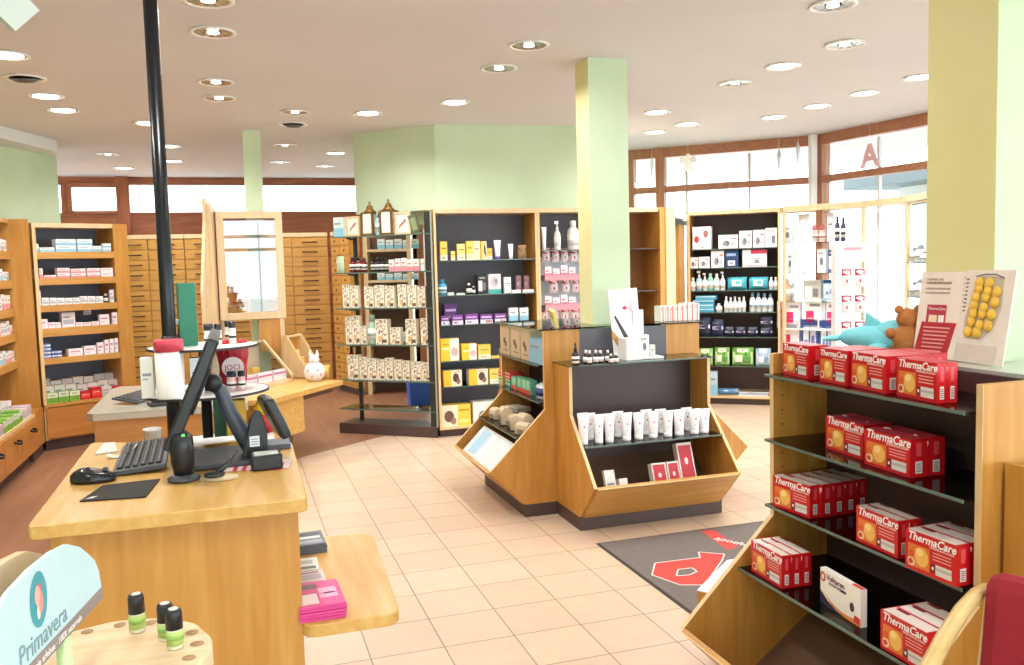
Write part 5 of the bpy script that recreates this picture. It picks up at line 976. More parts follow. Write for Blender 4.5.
# the heat wrap boxes: local x = front width, y = depth, front faces -y
def redbox(wd,dp,white_top=True,word='ThermaCare'):
    h=.107; r=empty('heat_wrap_box',(0,0,0)); b=MB(); b.box((-wd/2,0,0),(wd/2,dp,h),RED)
    e=-.0006
    def R(x0,z0,x1,z1,m,ee=e): b.add([(x0*wd-wd/2,ee,z0*h),(x1*wd-wd/2,ee,z0*h),(x1*wd-wd/2,ee,z1*h),(x0*wd-wd/2,ee,z1*h)],[(0,1,2,3)],m)
    R(.06,.1,.5,.68,mc('#e07a30',.4)); 
    def ell(cx,cz,rx,rz,m,ee): b.add([(cx*wd-wd/2+rx*wd*math.cos(2*PI*i/14),ee,cz*h+rz*h*math.sin(2*PI*i/14)) for i in range(14)],[tuple(range(14))],m)
    ell(.34,.40,.14,.24,mc('#f0b860',.4),-.0009); ell(.3,.52,.08,.1,mc('#f7d48a',.4),-.0012); ell(.13,.22,.08,.12,mc('#f2d0a8',.4),-.0012); ell(.13,.42,.06,.1,mc('#d95a28',.4),-.0012); ell(.12,.22,.05,.07,mc('#c8442a',.4),-.0015)
    R(.53,.14,.60,.34,mc('#3a2a2a',.4)); R(.545,.2,.585,.28,mc('#efe8e4',.4),-.0009); R(.62,.1,.93,.36,mc('#dcd6d2',.3)); R(.62,.22,.93,.29,mc('#b9b4b2',.3),-.0009)
    for z in (.62,.54,.46): R(.56,z,.92,z+.022,mc('#f0b8b0',.4))
    if white_top: b.add([(-wd/2+.004,.003,h+.0005),(wd/2-.004,.003,h+.0005),(wd/2-.004,dp-.004,h+.0005),(-wd/2+.004,dp-.004,h+.0005)],[(0,1,2,3)],mc('#e9ddd6',.4)); b.add([(-wd/2+.015,dp*.7,h+.001),(-wd/2+.06,dp*.7,h+.001),(-wd/2+.06,dp*.9,h+.001),(-wd/2+.015,dp*.9,h+.001)],[(0,1,2,3)],mc('#7a2430',.4))
    else: b.add([(-wd/2+.004,.006,h+.0005),(wd/2-.004,.006,h+.0005),(wd/2-.004,dp-.006,h+.0005),(-wd/2+.004,dp-.006,h+.0005)],[(0,1,2,3)],mc('#d8485a',.35))
    for sx in (1,-1):                        # barcode on the end flaps
        x=sx*(wd/2+.0005); b.add([(x,dp*.3,h*.1),(x,dp*.7,h*.1),(x,dp*.7,h*.42),(x,dp*.3,h*.42)],[(0,1,2,3)],mc('#e6dcda',.4))
        for i in range(5): z=h*(.14+.05*i); b.add([(x*1.003,dp*.36,z),(x*1.003,dp*.64,z),(x*1.003,dp*.64,z+h*.02),(x*1.003,dp*.36,z+h*.02)],[(0,1,2,3)],mc('#57343a',.4))
        b.add([(x,dp*.35,h*.55),(x,dp*.65,h*.55),(x,dp*.65,h*.9),(x,dp*.35,h*.9)],[(0,1,2,3)],mc('#e0505a',.4))
    b.build('carton',r)
    if word: 
        fs=wd*.185
        lettering(word,fs,mc('#fbf6f4',.4),r,Matrix.Translation((-wd/2+.05*wd,-.0012,h*.79))@FRONT,shear=.25,bold=.0006,ext=.0003)
        lettering('WÄRMEAUFLAGEN',wd*.055,mc('#f6e6e2',.4),r,Matrix.Translation((-wd/2+.5*wd,-.0012,h*.71))@FRONT,ext=.0002,name='small_lettering')
    return r
RB={}
def rb(key,FLx,FLy,ang,z,lab,wd=.165,dp=.045,wt=True):
    k=(wd,dp,wt)
    if k not in RB: o=redbox(wd,dp,wt); RB[k]=o
    else: o=dup(RB[k])
    a_=rad(ang); o.rotation_euler=(0,0,a_); o.location=(FLx+math.cos(a_)*wd/2,FLy+math.sin(a_)*wd/2,z)
    tag(o,lab,'box','red heat-wrap boxes on the right gondola'); return o
Z1,Z2,Z3,Z4=1.153,.929,.701,.490
def back(x,y,ang,dp,n): a_=rad(ang); return x-math.sin(a_)*dp*n, y+math.cos(a_)*dp*n
rb('b1',1.767,2.486,-94,Z1,'leftmost red heat-wrap box on the top shelf of the right gondola',.150,.075,False)
def stack(x,y,ang,z,n,dp,lab,wd=.165,wt=True):
    for k in range(n):
        xx,yy=back(x,y,ang,dp+.0008,k); rb('',xx,yy,ang,z,lab+(f", {['front','second','third','fourth','fifth'][k]} in depth" if n>1 else ''),wd,dp,wt)
stack(1.762,2.288,-92,Z1,3,.05,'red heat-wrap box, second group on the top shelf',.135,False)
stack(1.766,2.146,-96,Z1,4,.05,'red heat-wrap box, third group on the top shelf',.165,False)
stack(1.757,1.946,-95,Z1,2,.031,'red heat-wrap box, rightmost group on the top shelf',.16,False)
stack(1.80,2.304,-94,Z2,2,.05,'red heat-wrap box, left group on the second shelf',.19,False)
stack(1.762,2.081,-92,Z2,2,.058,'red heat-wrap box, right group on the second shelf',.19,False)
stack(1.722,2.480,-84,Z3,1,.045,'forward red heat-wrap box at the left of the third shelf',.175)
stack(1.772,2.462,-86,Z3,4,.048,'red heat-wrap box, left row on the third shelf',.160)
stack(1.730,2.075,-92,Z3,2,.038,'red heat-wrap box, middle group on the third shelf',.175)
stack(1.700,1.845,-88,Z3,3,.05,'red heat-wrap box, right group on the third shelf',.165)
stack(1.628,2.469,-92,Z4,3,.036,'red heat-wrap box, left group on the lowest shelf',.18)
stack(1.615,1.84,-91,Z4,3,.05,'red heat-wrap box, right group on the lowest shelf',.165)
# white and orange carton
r=empty('white_orange_carton',(1.66,2.06,Z4),rad(-95),label='white carton with an orange swoosh between the red boxes on the lowest shelf',cat='box')
b=MB(); b.box((-.10,0,0),(.10,.02,.11),mc('#f4efe8',.35)); e=-.0006
pts=[(-.10,.045),(-.05,.022),(0,.018),(.05,.03),(.10,.045)]
b.prism([(-.10,.045)]+[(-.1+.2*i/12,.045-.035*math.sin(PI*i/12*.8)) for i in range(1,13)]+[(.10,0),(.02,0),(-.04,.012)],lambda u,v,h:(u,h,v),mc('#e08a3c',.35),e,0.0)
b.prism([(-.10,0),(-.10,.04),(-.06,.018),(-.02,.006),(.02,0)],lambda u,v,h:(u,h,v),mc('#2c2440',.35),-.0008,0)
b.box((-.055,-.0008,.070),(.03,0,.078),mc('#2a2a48',.4)); 
b.add([(.06+.011*math.cos(2*PI*i/14),-.001,.045+.014*math.sin(2*PI*i/14)) for i in range(14)],[tuple(range(14))],mc('#3a3a40',.4)); b.add([(.07,-.001,.006),(.095,-.001,.006),(.095,-.001,.026),(.07,-.001,.026)],[(0,1,2,3)],mc('#d8343c',.4))
b.add([(-.085+.014*math.cos(2*PI*i/14),-.001,.086+.016*math.sin(2*PI*i/14)) for i in range(14)],[tuple(range(14))],mc('#d0502c',.4)); b.add([(-.085+.007*math.cos(2*PI*i/14),-.0013,.086+.009*math.sin(2*PI*i/14)) for i in range(14)],[tuple(range(14))],mc('#f1e4da',.4))
b.add([(.05,.003,.1105),(.098,.003,.1105),(.098,.017,.1105),(.05,.017,.1105)],[(0,1,2,3)],mc('#d8343c',.4)); b.build('carton',r)
lettering('Voltaren',.026,mc('#5a3a48',.4),r,Matrix.Translation((-.066,-.0012,.083))@FRONT,ext=.0003,bold=.0003)
lettering('Schmerzpflaster',.009,mc('#f4efe8',.4),r,Matrix.Translation((-.052,-.0012,.0715))@FRONT,ext=.0002,name='small_lettering')
# information cards
ZC=1.218
def card(B0,B1,hh,lean,name,lab,m,th=.004):
    B0=Vector(B0);B1=Vector(B1);d=(B1-B0);L_=d.length;a_=math.atan2(d.y,d.x)
    r=empty(name,(B0.x,B0.y,ZC),a_,label=lab,cat='sign'); return r,L_
LM=Matrix.Rotation(-.16,4,'X')
r,cw=card((2.075,2.23),(2.09,2.088),.27,.1,'information_card','beige and red information card with white lines behind the red boxes',None)
cw=.17; hh=.275
b=MB(); b.M=LM.copy(); b.box((0,0,0.002),(cw,.004,hh),mc('#efdfd4',.5)); b.prism([(.0,.002),(cw*.72,.002),(cw*.86,hh*.42),(.02,hh*.42)],lambda u,v,h:(u,h,v),mc('#b8202e',.45),-.0008,0); 
for i in range(7): b.box((.03,-.0014,hh*(.08+.045*i)),(cw*.6+.004*i,-.0008,hh*(.08+.045*i)+.004),mc('#e8a8a4',.5))
b.box((.035,-.0016,hh*.40),(.105,-.0008,hh*.62),mc('#b8344c',.45)); b.box((.045,-.002,hh*.42),(.075,-.0016,hh*.50),mc('#f0d8b8',.45)); b.box((.08,-.002,hh*.42),(.1,-.0016,hh*.5),mc('#f0ece8',.45))
for z in (.86,.80,.75): b.box((.02,-.0012,hh*z),(.11,0,hh*z+.005),mc('#b49a90',.5))
for i in range(14): b.box((cw-.014,-.0012,.02+.018*i),(cw-.004,0,.024+.018*i),mc('#7a6a60',.5))
b.build('card',r)
lettering('ThermaCare',.0125,mc('#fff5f0',.4),r,LM@Matrix.Translation((.038,-.0022,hh*.56))@FRONT,shear=.2,ext=.0002)
lettering('THERMACARE\nWÄRMEUMSCHLÄGE',.010,mc('#8a6a60',.4),r,LM@Matrix.Translation((.02,-.0014,hh*.90))@FRONT,ext=.0002,name='small_lettering')
r,cw=card((2.090,2.078),(2.075,1.893),.27,.1,'information_card','white information card with a grid of yellow heat pads before the right pillar',None)
cw=.19; hh=.28; b=MB(); b.M=LM.copy(); b.box((0,0,.002),(cw,.004,hh),mc('#efe3d8',.5)); b.prism([(.03,hh*.26),(.10,hh*.26),(.14,hh*.42),(.155,hh*.6),(.15,hh*.93),(.05,hh*.93),(.035,hh*.7),(.02,hh*.45)],lambda u,v,h:(u,h,v),mc('#c9bdb0',.5),-.0008,0); b.box((.0,-.0006,.004),(.16,0,hh*.2),mc('#dccfc4',.5)); b.build('card',r)
b=MB(); b.M=LM.copy(); YP=mc('#e9b93c',.6)
for j,(z,xs) in enumerate([(.86,(.068,.105)),(.80,(.068,)),(.77,(.105,.138)),(.71,(.062,.100)),(.66,(.136,)),(.62,(.058,)),(.595,(.098,)),(.53,(.06,.096,.13)),(.44,(.056,)),(.41,(.092,.125)),(.33,(.05,.085))]):
    for x in xs: b.M=LM@Matrix.Translation((x-.006,-.003,hh*z))@Matrix.Rotation(PI/2,4,'X'); b.lathe([(0,-.003),(.016,-.002),(.018,.001),(.014,.005),(0,.006)],YP,n=8)
b.build('heat_pads',r)
b=MB(); b.M=LM.copy(); b.tube([(.045,-.004,hh*.93),(.08,-.004,hh*.955),(.12,-.004,hh*.955),(.152,-.004,hh*.92)],.0015,BLK2,6)
for i in range(9): b.box((.006,-.0012,hh*.55+.012*i),(.016,0,hh*.55+.004+.012*i),mc('#6a5a50',.5))
b.build('binding',r)
# plush dolphin and teddy bear
def blob(b,c,rx,ry,rz_,m,n=16,k=9,M=None):
    prof=[]
    vs=[];fs=[]
    for j in range(k+1):
        t=PI*j/k
        for i in range(n): a_=2*PI*i/n; vs.append((c[0]+rx*math.sin(t)*math.cos(a_),c[1]+ry*math.sin(t)*math.sin(a_),c[2]-rz_*math.cos(t)))
    for j in range(k):
        for i in range(n): fs.append((j*n+i,j*n+(i+1)%n,(j+1)*n+(i+1)%n,(j+1)*n+i))
    b.add(vs,fs,m,True)
def fluffy(o,st=.004,sz=.012):
    t=bpy.data.textures.get('fluff') or bpy.data.textures.new('fluff','CLOUDS'); t.noise_scale=sz
    s_=o.modifiers.new('sub','SUBSURF'); s_.levels=s_.render_levels=2; d_=o.modifiers.new('fluff','DISPLACE'); d_.texture=t; d_.strength=st; d_.mid_level=.5
BLU=mc('#86dcea',.9); BRN=mc('#b8743c',.9)
r=empty('plush_dolphin',(2.09,2.40,ZC),rad(-70),label='turquoise plush dolphin lying on the gondola top beside the teddy bear',cat='plush toy')
b=MB(); blob(b,(0,0,.045),.15,.055,.045,BLU,20,12); blob(b,(.06,0,.062),.075,.048,.052,BLU); o=b.build('body',r); fluffy(o,.003)
b=MB(); blob(b,(.145,0,.035),.05,.022,.018,BLU); b.build('snout',r)
b=MB(); b.prism([(-.05,.08),(.03,.088),(-.045,.135)],lambda u,v,h:(u,h,v),BLU,-.008,.008); b.build('dorsal_fin',r,.004)
b=MB(); blob(b,(-.16,.0,.04),.03,.075,.01,BLU); b.build('tail_fin',r)
b=MB(); blob(b,(.03,-.06,.025),.03,.03,.01,BLU); b.build('flipper',r)
b=MB(); blob(b,(.1,-.042,.065),.007,.005,.007,BLACK,8,6); b.build('eye',r)
r=empty('teddy_bear',(2.10,2.275,ZC),rad(150),label='brown plush teddy bear sitting on the gondola top beside the red card',cat='plush toy')
b=MB(); blob(b,(0,0,.05),.05,.042,.055,BRN); fluffy(b.build('body',r),.008)
b=MB(); blob(b,(0,-.005,.118),.038,.035,.036,BRN); fluffy(b.build('head',r),.007)
for sx in (-1,1):
    b=MB(); blob(b,(sx*.03,0,.15),.014,.008,.014,BRN); b.build('ear',r)
    b=MB(); blob(b,(sx*.05,-.02,.07),.016,.03,.018,BRN); b.build('arm',r)
    b=MB(); blob(b,(sx*.032,-.05,.02),.02,.04,.02,BRN); b.build('leg',r)
b=MB(); blob(b,(0,-.04,.11),.015,.013,.012,mc('#d9a468',.9)); blob(b,(0,-.053,.114),.005,.004,.004,BLACK,8,6); b.build('muzzle',r)
b=MB(); blob(b,(-.013,-.036,.127),.004,.003,.004,BLACK,8,6); blob(b,(.013,-.036,.127),.004,.003,.004,BLACK,8,6); b.build('eyes',r)
# ---------------------------------------------- floor mat
r=empty('floor_mat',(1.85,3.2,.0),0,label='grey entrance mat with a red emblem and red corner stripe on the tiles',cat='mat')
MATG=mc('#6e6460',.95,name='mat_grey',var=.15); MATR=mc('#c8463e',.95,name='mat_red',var=.12); MW=1.05; ML=1.07
b=MB(); b.box((0,0,.0005),(MW,ML,.006),MATG); b.box((-.015,-.015,.0004),(MW+.015,ML+.015,.003),mc('#3a3431',.8)); b.build('carpet',r)
def mp_(x,y): p=fl(x,y,.007); return (p.x-1.85,p.y-3.2)
outer=[mp_(*q_) for q_ in ((652,575),(655,563),(700,557.5),(698.5,552),(724.5,554),(722,560.5),(705,585),(680,585))]
b=MB(); b.xy(outer,.0062,.0066,MATR); inn=[mp_(*q_) for q_ in ((676.5,575.8),(678,569.5),(692,567.8),(697,571.5),(689,575))]; b.xy(inn,.0067,.007,MATG)
for pg in (outer[:6]+[outer[6],outer[7]],inn):
    for i in range(len(pg)): A_=pg[i];B_=pg[(i+1)%len(pg)]; b.bar((A_[0],A_[1],.0074),(B_[0],B_[1],.0074),.008,.0006,mc('#d9cfc8',.9))
b.build('emblem',r)
b=MB(); st=[mp_(*q_) for q_ in ((701,531),(713,529.5),(739,546),(728,550))]; b.xy(st,.0062,.0066,MATR); b.build('corner_stripe',r)
A_=mp_(721,541)
lettering('apotheke',.075,mc('#eedfda',.9),r,Matrix.Translation((A_[0]-.02,A_[1]+.05,.0068))@Matrix.Rotation(rad(-62),4,'Z'),shear=.2,ext=.0003)

# ---------------------------------------------- front desk
r=empty('service_desk',(-.17,2.84,0),0,label='beech service desk in the foreground carrying the monitor and keyboard',cat='desk')
def rel(pts): return [(x+.17,y-2.84) for x,y in pts]
def rnd(poly,R_=.03,n=5):
    out=[]
    for i,p in enumerate(poly):
        p=Vector(p);a_=(Vector(poly[i-1])-p).normalized();c_=(Vector(poly[(i+1)%len(poly)])-p).normalized()
        for k in range(n+1):
            t=k/n; q_=(p+a_*R_)*(1-t)**2+p*2*t*(1-t)+(p+c_*R_)*t*t; out.append((q_.x,q_.y))
    return out
b=MB(); b.xy(rnd(rel([(-.502,2.285),(.158,2.272),(.168,3.08),(-.515,3.38)])),.915,.95,BTOP); b.build('worktop',r,.004)
b=MB(); b.xy(rel([(-.462,2.33),(.135,2.325),(.14,3.02),(-.47,3.30)]),.0,.915,BEECH); b.build('body',r,.002)
b=MB(); b.xy(rnd(rel([(.13,2.29),(.395,2.29),(.432,3.05),(.13,3.08)]),.05),.565,.60,BTOP); b.build('side_shelf',r,.004)
# magazines on the side shelf
def mag(x,y,z,rz,n,w,l,cols,lab,nm='magazine'):
    for k in range(n):
        b=MB(); b.M=Matrix.Rotation(.0,4,'Z'); b.box((-w/2,-l/2,0),(w/2,l/2,.007),mc(cols[0],.35)); 
        if k==n-1:
            for (u0,v0,u1,v1,c) in cols[1]: b.add([(-w/2+u0*w,-l/2+v0*l,.0073),(-w/2+u1*w,-l/2+v0*l,.0073),(-w/2+u1*w,-l/2+v1*l,.0073),(-w/2+u0*w,-l/2+v1*l,.0073)],[(0,1,2,3)],mc(c,.4))
        o=b.build(nm); o.location=(x+random.uniform(-.003,.003),y+random.uniform(-.003,.003),z+.0085*k); o.rotation_euler=(0,0,rz+random.uniform(-.03,.03))
        tag(o,(f"{lab}, {ORD[k]} from the bottom of its pile" if n>1 else lab),'magazine',lab.split(',')[0]+' pile')
p=fl(323,600,.6)
mag(.187,2.41,.601,.0,5,.125,.19,('#d8408c',[(.5,.3,.9,.7,'#f0a8cc'),(.05,.1,.45,.5,'#ecdcdc'),(.05,.7,.5,.9,'#6a5a60'),(.6,.45,.85,.5,'#fdf2f6')]),'pink magazine in the pile at the front of the side shelf')
mag(.178,2.60,.601,.05,2,.09,.16,('#cfc6c6',[(.1,.1,.9,.4,'#d07a80'),(.1,.5,.9,.8,'#a8a0a4'),(.15,.85,.85,.93,'#7d4a50')]),'grey and red magazine in the middle of the side shelf')
mag(.178,2.77,.601,-.05,1,.08,.12,('#dfe2dc',[(.1,.1,.9,.3,'#5c645c'),(.2,.5,.8,.8,'#b0b8b0')]),'white-grey leaflet between the magazine piles')
mag(.198,2.96,.601,.0,4,.11,.15,('#5a6070',[(.08,.1,.92,.35,'#9aa2b4'),(.1,.45,.9,.62,'#e2e6ee'),(.1,.7,.9,.85,'#3a4050')]),'dark blue-grey magazine at the far end of the side shelf')
Z=.951
# keyboard & mouse
kb=keyboard((-.385,3.20,Z),rad(-88),'near black keyboard beside the monitor on the service desk',.44,.15,.07)
# orientation: keys rise toward the monitor
r=empty('mouse',(-.415,2.72,Z),rad(-100),label='black computer mouse beside the mouse pad on the service desk',cat='mouse')
b=MB(); vs=[];n=18
prof=[(0,1.0),(.008,1.03),(.018,1.0),(.028,.85),(.035,.6),(.038,.2)]
for z,s_ in prof:
    for i in range(n): a_=2*PI*i/n; x=.036*s_*math.cos(a_)*(1-.1*math.sin(a_)); y=.062*s_*math.sin(a_); vs.append((x,y,z*(1+.15*math.sin(a_)*-1)))
b.add(vs,[(j*n+i,j*n+(i+1)%n,(j+1)*n+(i+1)%n,(j+1)*n+i) for j in range(5) for i in range(n)]+[tuple(range(n-1,-1,-1)),tuple(5*n+i for i in range(n))],mc('#15171b',.22),True); b.build('shell',r)
b=MB(); b.tube([(-.003,.035,.034),(.003,.035,.034)],.008,mc('#55585e',.4),10); b.build('wheel',r)
p0,p1,p2,p3=[fl(x,y,Z) for x,y in ((79.6,502),(145.8,497.5),(160,479.5),(103,486))]
b=MB(); b.xy([(q_.x,q_.y) for q_ in (p0,p1,p2,p3)],Z,Z+.003,mc('#26241f',.8)); o=b.build('mouse_pad'); tag(o,'thin dark mouse pad at the front of the service desk','mouse pad')
b=MB(); b.xy([(p0.x+.012+dx_,p0.y+.015+dy_) for dx_,dy_ in((0,0),(.016,.0),(.028,.02),(.014,.02))],Z+.0031,Z+.0034,mc('#c9c9c9',.5)); b.build('pad_mark',o)
# monitor
r=empty('monitor',(-.02,2.86,Z),0,label='black flat monitor seen edge-on, tilted back on its arm stand',cat='monitor')
TILT=math.atan2(.135,.31)
Mm=Matrix.Translation((-.175,0,.085))@Matrix.Rotation(TILT,4,'Y')
b=MB(); b.M=Mm; b.box((-.022,-.245,0),(.012,.245,.345),mc('#1a1b1e',.35)); b.build('housing',r,.006)
b=MB(); b.M=Mm; b.box((-.0235,-.225,.02),(-.0222,.225,.325),mc('#0c0e12',.1)); b.build('screen',r)
b=MB(); b.M=Mm; b.box((.012,-.12,.10),(.022,.12,.25),mc('#222428',.45)); b.build('rear_cover',r,.004)
b=MB(); b.tube([(-.07,0,.255),(-.035,0,.225),(-.01,0,.15),(.025,0,.08),(.06,0,.02)],[.018,.022,.024,.028,.032],mc('#4a525e',.4),12); b.build('stand_arm',r)
b=MB(); b.lathe([(0,-.03),(.026,-.03),(.026,.03),(0,.03)],mc('#2a2c30',.35),n=18); o=b.build('hinge',r); o.location=(-.055,0,.25); o.rotation_euler=(PI/2,0,0)
b=MB(); b.xy(rnd([(-.17,-.14),(.09,-.12),(.09,.14),(-.17,.15)],.04),0,.016,mc('#3a4048',.35)); b.build('base',r,.004)
# scanner / phone handset cradle
p=fl(184,480,Z); r=empty('barcode_scanner',(p.x,p.y,Z),0,label='black handheld scanner standing in its cradle before the monitor',cat='scanner')
b=MB(); b.lathe([(0,0),(.044,0),(.046,.008),(.03,.018),(0,.02)],mc('#3c4046',.35),n=24); b.build('cradle',r)
b=MB(); b.tube([(.0,0,.012),(.0,0,.05),(-.002,0,.10),(.0,-.002,.13),(.0,-.004,.142)],[.026,.032,.034,.03,.016],mc('#17181b',.3),16); b.build('handset',r)
b=MB(); blob(b,(.006,-.026,.135),.005,.004,.004,emit('green_led','#58ff6a',1.5),8,6); b.build('indicator_light',r)
# pen stand
p=fl(222,479,Z); r=empty('pen_stand',(p.x,p.y,Z),0,label='flat grey and cream pen stand with a black pen between scanner and card terminal',cat='pen stand')
b=MB(); b.lathe([(0,0),(.048,0),(.046,.008),(.02,.014),(0,.014)],mc('#c9b694',.5),n=24,flat=.6); b.build('base',r); b=MB(); b.lathe([(0,.012),(.03,.012),(.028,.02),(0,.024)],BLK2,(-.02,0,0),n=16); b.build('holder',r)
b=MB(); b.tube([(-.012,0,.02),(.02,.02,.04),(.045,.04,.075)],[.009,.008,.004],mc('#2a2c30',.3),10); b.build('pen',r)
# card terminal: upright stand with display + box
p=fl(256,462,Z); r=empty('customer_display',(p.x,p.y,Z),rad(8),label='black customer display on a pointed stand with a white sticker, right on the desk',cat='display')
b=MB(); b.prism([(-.045,0),(.035,0),(.038,.10),(.022,.158),(.008,.165),(-.012,.14)],lambda u,v,h:(u,h,v),mc('#23262a',.4),-.012,.012); b.build('stand',r,.003)
b=MB(); b.box((-.018,-.0135,.052),(.012,-.0125,.085),mc('#e9ebee',.5)); 
for i in range(3): b.box((-.014,-.0142,.058+.008*i),(.008,-.0136,.061+.008*i),mc('#9a9aa0',.5))
b.build('sticker',r)
b=MB(); b.M=Matrix.Translation((.06,0,.155))@Matrix.Rotation(rad(-24),4,'Y'); b.box((-.022,-.07,-.085),(.012,.07,.055),mc('#1b1d1f',.3)); b.build('display_head',r,.012)
b=MB(); b.M=Matrix.Translation((.06,0,.155))@Matrix.Rotation(rad(-24),4,'Y'); b.box((.0125,-.055,-.06),(.0145,.055,.045),mc('#8fa090',.2)); 
for i in range(4): b.box((.0146,-.05,-.05+.024*i),(.016,.05,-.042+.024*i),mc('#3d463e',.3))
b.build('display_window',r)
p=fl(262,464,Z); r=empty('card_reader',(p.x+.012,p.y-.06,Z),rad(4),label='small black box with a pale top in front of the customer display',cat='card reader')
b=MB(); b.box((-.045,-.035,0),(.045,.035,.045),mc('#1a1c1f',.3)); b.build('housing',r,.005)
b=MB(); b.box((-.035,-.025,.045),(.035,.027,.047),mc('#cfd2c8',.3)); b.build('top_window',r)
s=MB(); p=fl(281,446,Z); s.box((p.x-.05,p.y-.06,Z),(p.x+.03,p.y+.05,Z+.018),mc('#565e6c',.4)); tag(s.build('cash_tray',None,.003),'slate grey pad at the back right corner of the service desk','pad')
# papers
def sheet(pts,z,m,lab,nm='paper',th=.001):
    b=MB(); q_=[fl(x,y,z) for x,y in pts]; b.xy([(v.x,v.y) for v in q_],z,z+th,m); return tag(b.build(nm),lab,'paper')
o=sheet([(220,472),(235,461.5),(292,459),(289,468)],Z+.0003,mc('#e4ccc8',.4),'red and white flyer lying at the front right of the service desk','flyer')
b=MB(); 
for k in range(6):
    x=232+k*9; q_=[fl(a_,c_,Z+.0016) for a_,c_ in ((x,471-k*.3),(x+4.5,471-k*.3),(x+8,463-k*.2),(x+4,463-k*.2))]; b.add([(v.x,v.y,Z+.0016) for v in q_],[(0,1,2,3)],mc('#c8303c',.4))
b.build('red_print',o)
sheet([(95,455),(104,444),(115,443),(118,452)],Z+.0003,mc('#dfe4dc',.2),'pale glass-like sheet at the back left corner of the desk','clear_sheet',.004)
p=fl(119,457,Z); b=MB(); n=8; vs=[]
for i in range(n+1):
    t=i/n; 
    for w_ in (0,1): vs.append((p.x-.035+.09*t,p.y-.03+.05*w_+.03*t,Z+.002+.03*(abs(t-.35)*1.6)**2))
b.add(vs,[(2*i,2*i+2,2*i+3,2*i+1) for i in range(n)],mc('#e9dcc4',.6),True); sd=b.build('paper_strip'); m_=sd.modifiers.new('s','SOLIDIFY'); m_.thickness=.001; tag(sd,'curled cream paper strip behind the mouse on the service desk','paper')
s=MB(); sc_=fl(205,448,Z); s.M=Matrix.Translation((sc_.x,sc_.y+.04,Z))@Matrix.Rotation(.1,4,'Z'); s.box((-.12,-.06,0.017),(.14,.03,.021),mc('#e4e6ea',.5)); 
tag(s.build('paper_stack'),'white and blue paper stack beneath the monitor arm','paper')
p=fl(154,445,DZ[2]+.002); r=empty('paper_cup',(-.318,3.47,DZ[2]+.001),0,label='small white cup on the lowest disc behind the keyboard',cat='cup'); b=MB(); b.lathe([(0,0),(.026,0),(.032,.10),(.0335,.10),(.0335,.106),(.029,.106),(.024,.006),(0,.006)],mc('#f0f0ee',.5),n=24); b.build('cup',r)

# ---------------------------------------------- foreground log stand, bottles, sign
r=empty('log_display_stand',(-.195,1.318,0),0,label='round log-slice display stand in the bottom left foreground',cat='display stand')
b=MB(); n=60; rg=random.Random(4); R0=.139
def ring(z,s_): return [((R0*s_*(1+rs_[i]))*math.cos(2*PI*i/n),(R0*s_*(1+rs_[i]))*math.sin(2*PI*i/n),z) for i in range(n)]
rs_=[.010*math.sin(i*1.3)+rg.uniform(-.006,.006) for i in range(n)]
vs=ring(.962,1)+ring(.994,1)+ring(1.0,.975)
b.add(vs,[(j*n+i,j*n+(i+1)%n,(j+1)*n+(i+1)%n,(j+1)*n+i) for j in range(2) for i in range(n)]+[tuple(range(n-1,-1,-1)),tuple(2*n+i for i in range(n))],LOG); b.build('log_slice',r)
b=MB(); b.lathe([(0,0),(.10,0),(.10,.015),(.045,.03),(.045,.962),(0,.962)],PALE,n=28); b.build('pedestal',r)
for i in range(16):
    b=MB(); a_=2*PI*i/16; c_,s_=math.cos(a_),math.sin(a_); b.M=Matrix.Translation((.118*c_,.118*s_,1.0))@Matrix.Rotation(a_,4,'Z'); b.lathe([(0,.0002),(.010,.0002),(.010,.0008),(0,.0008)],mc('#a4835e',.7),n=12,flat=.9); b.build('bottle_hole',r)
GB=glassy('green_tint_glass','#dfe8c8',.25)
def oil(x,y,yt,lab):
    p=fl(x,y,1.001); r=empty('essential_oil_bottle',(p.x,p.y+.012,1.001),0,label=lab,cat='bottle'); D=(p-CAM).length; h=(y-yt-3)*D/859; R_=.0115
    b=MB(); b.lathe([(0,0),(R_*.9,0),(R_,.002),(R_,h*.48),(R_*.75,h*.53),(0,h*.53)],mc('#d9d6bc',.15),n=20); b.build('glass_body',r)
    b=MB(); b.lathe([(R_*1.02,h*.10),(R_*1.05,h*.10),(R_*1.05,h*.46),(R_*1.02,h*.46),(R_*1.02,h*.10)],mc('#a9bf6c',.5),n=20); b.lathe([(R_*1.06,h*.24),(R_*1.07,h*.24),(R_*1.07,h*.36),(R_*1.06,h*.36),(R_*1.06,h*.24)],mc('#86ac4e',.5),n=20); b.build('label',r)
    b=MB(); b.lathe([(0,h*.50),(R_*1.05,h*.50),(R_*1.02,h*.9),(R_*.85,h*.98),(0,h*.985)],mc('#15161a',.4),n=20); b.build('cap',r)
    b=MB(); b.lathe([(0,h*.985),(R_*.62,h*.985),(R_*.6,h),(0,h)],mc('#d9d4cc',.5),n=16); b.build('cap_disc',r)
oil(137,634,597,'leftmost essential oil bottle with black cap and green label on the log slice')
oil(166,642,606,'rear right essential oil bottle, half hidden, on the log slice')
oil(175,651,612,'nearest right essential oil bottle with black cap on the log slice')
dv=Vector((-.063,-.341,0)).normalized(); an_=math.atan2(dv.y,dv.x)   # far end -> near end
r=empty('brand_sign',(-.187+dv.x*.0,1.371+dv.y*.0,0),an_+PI,label='pale blue arched display sign with an oval emblem, bottom left',cat='sign')
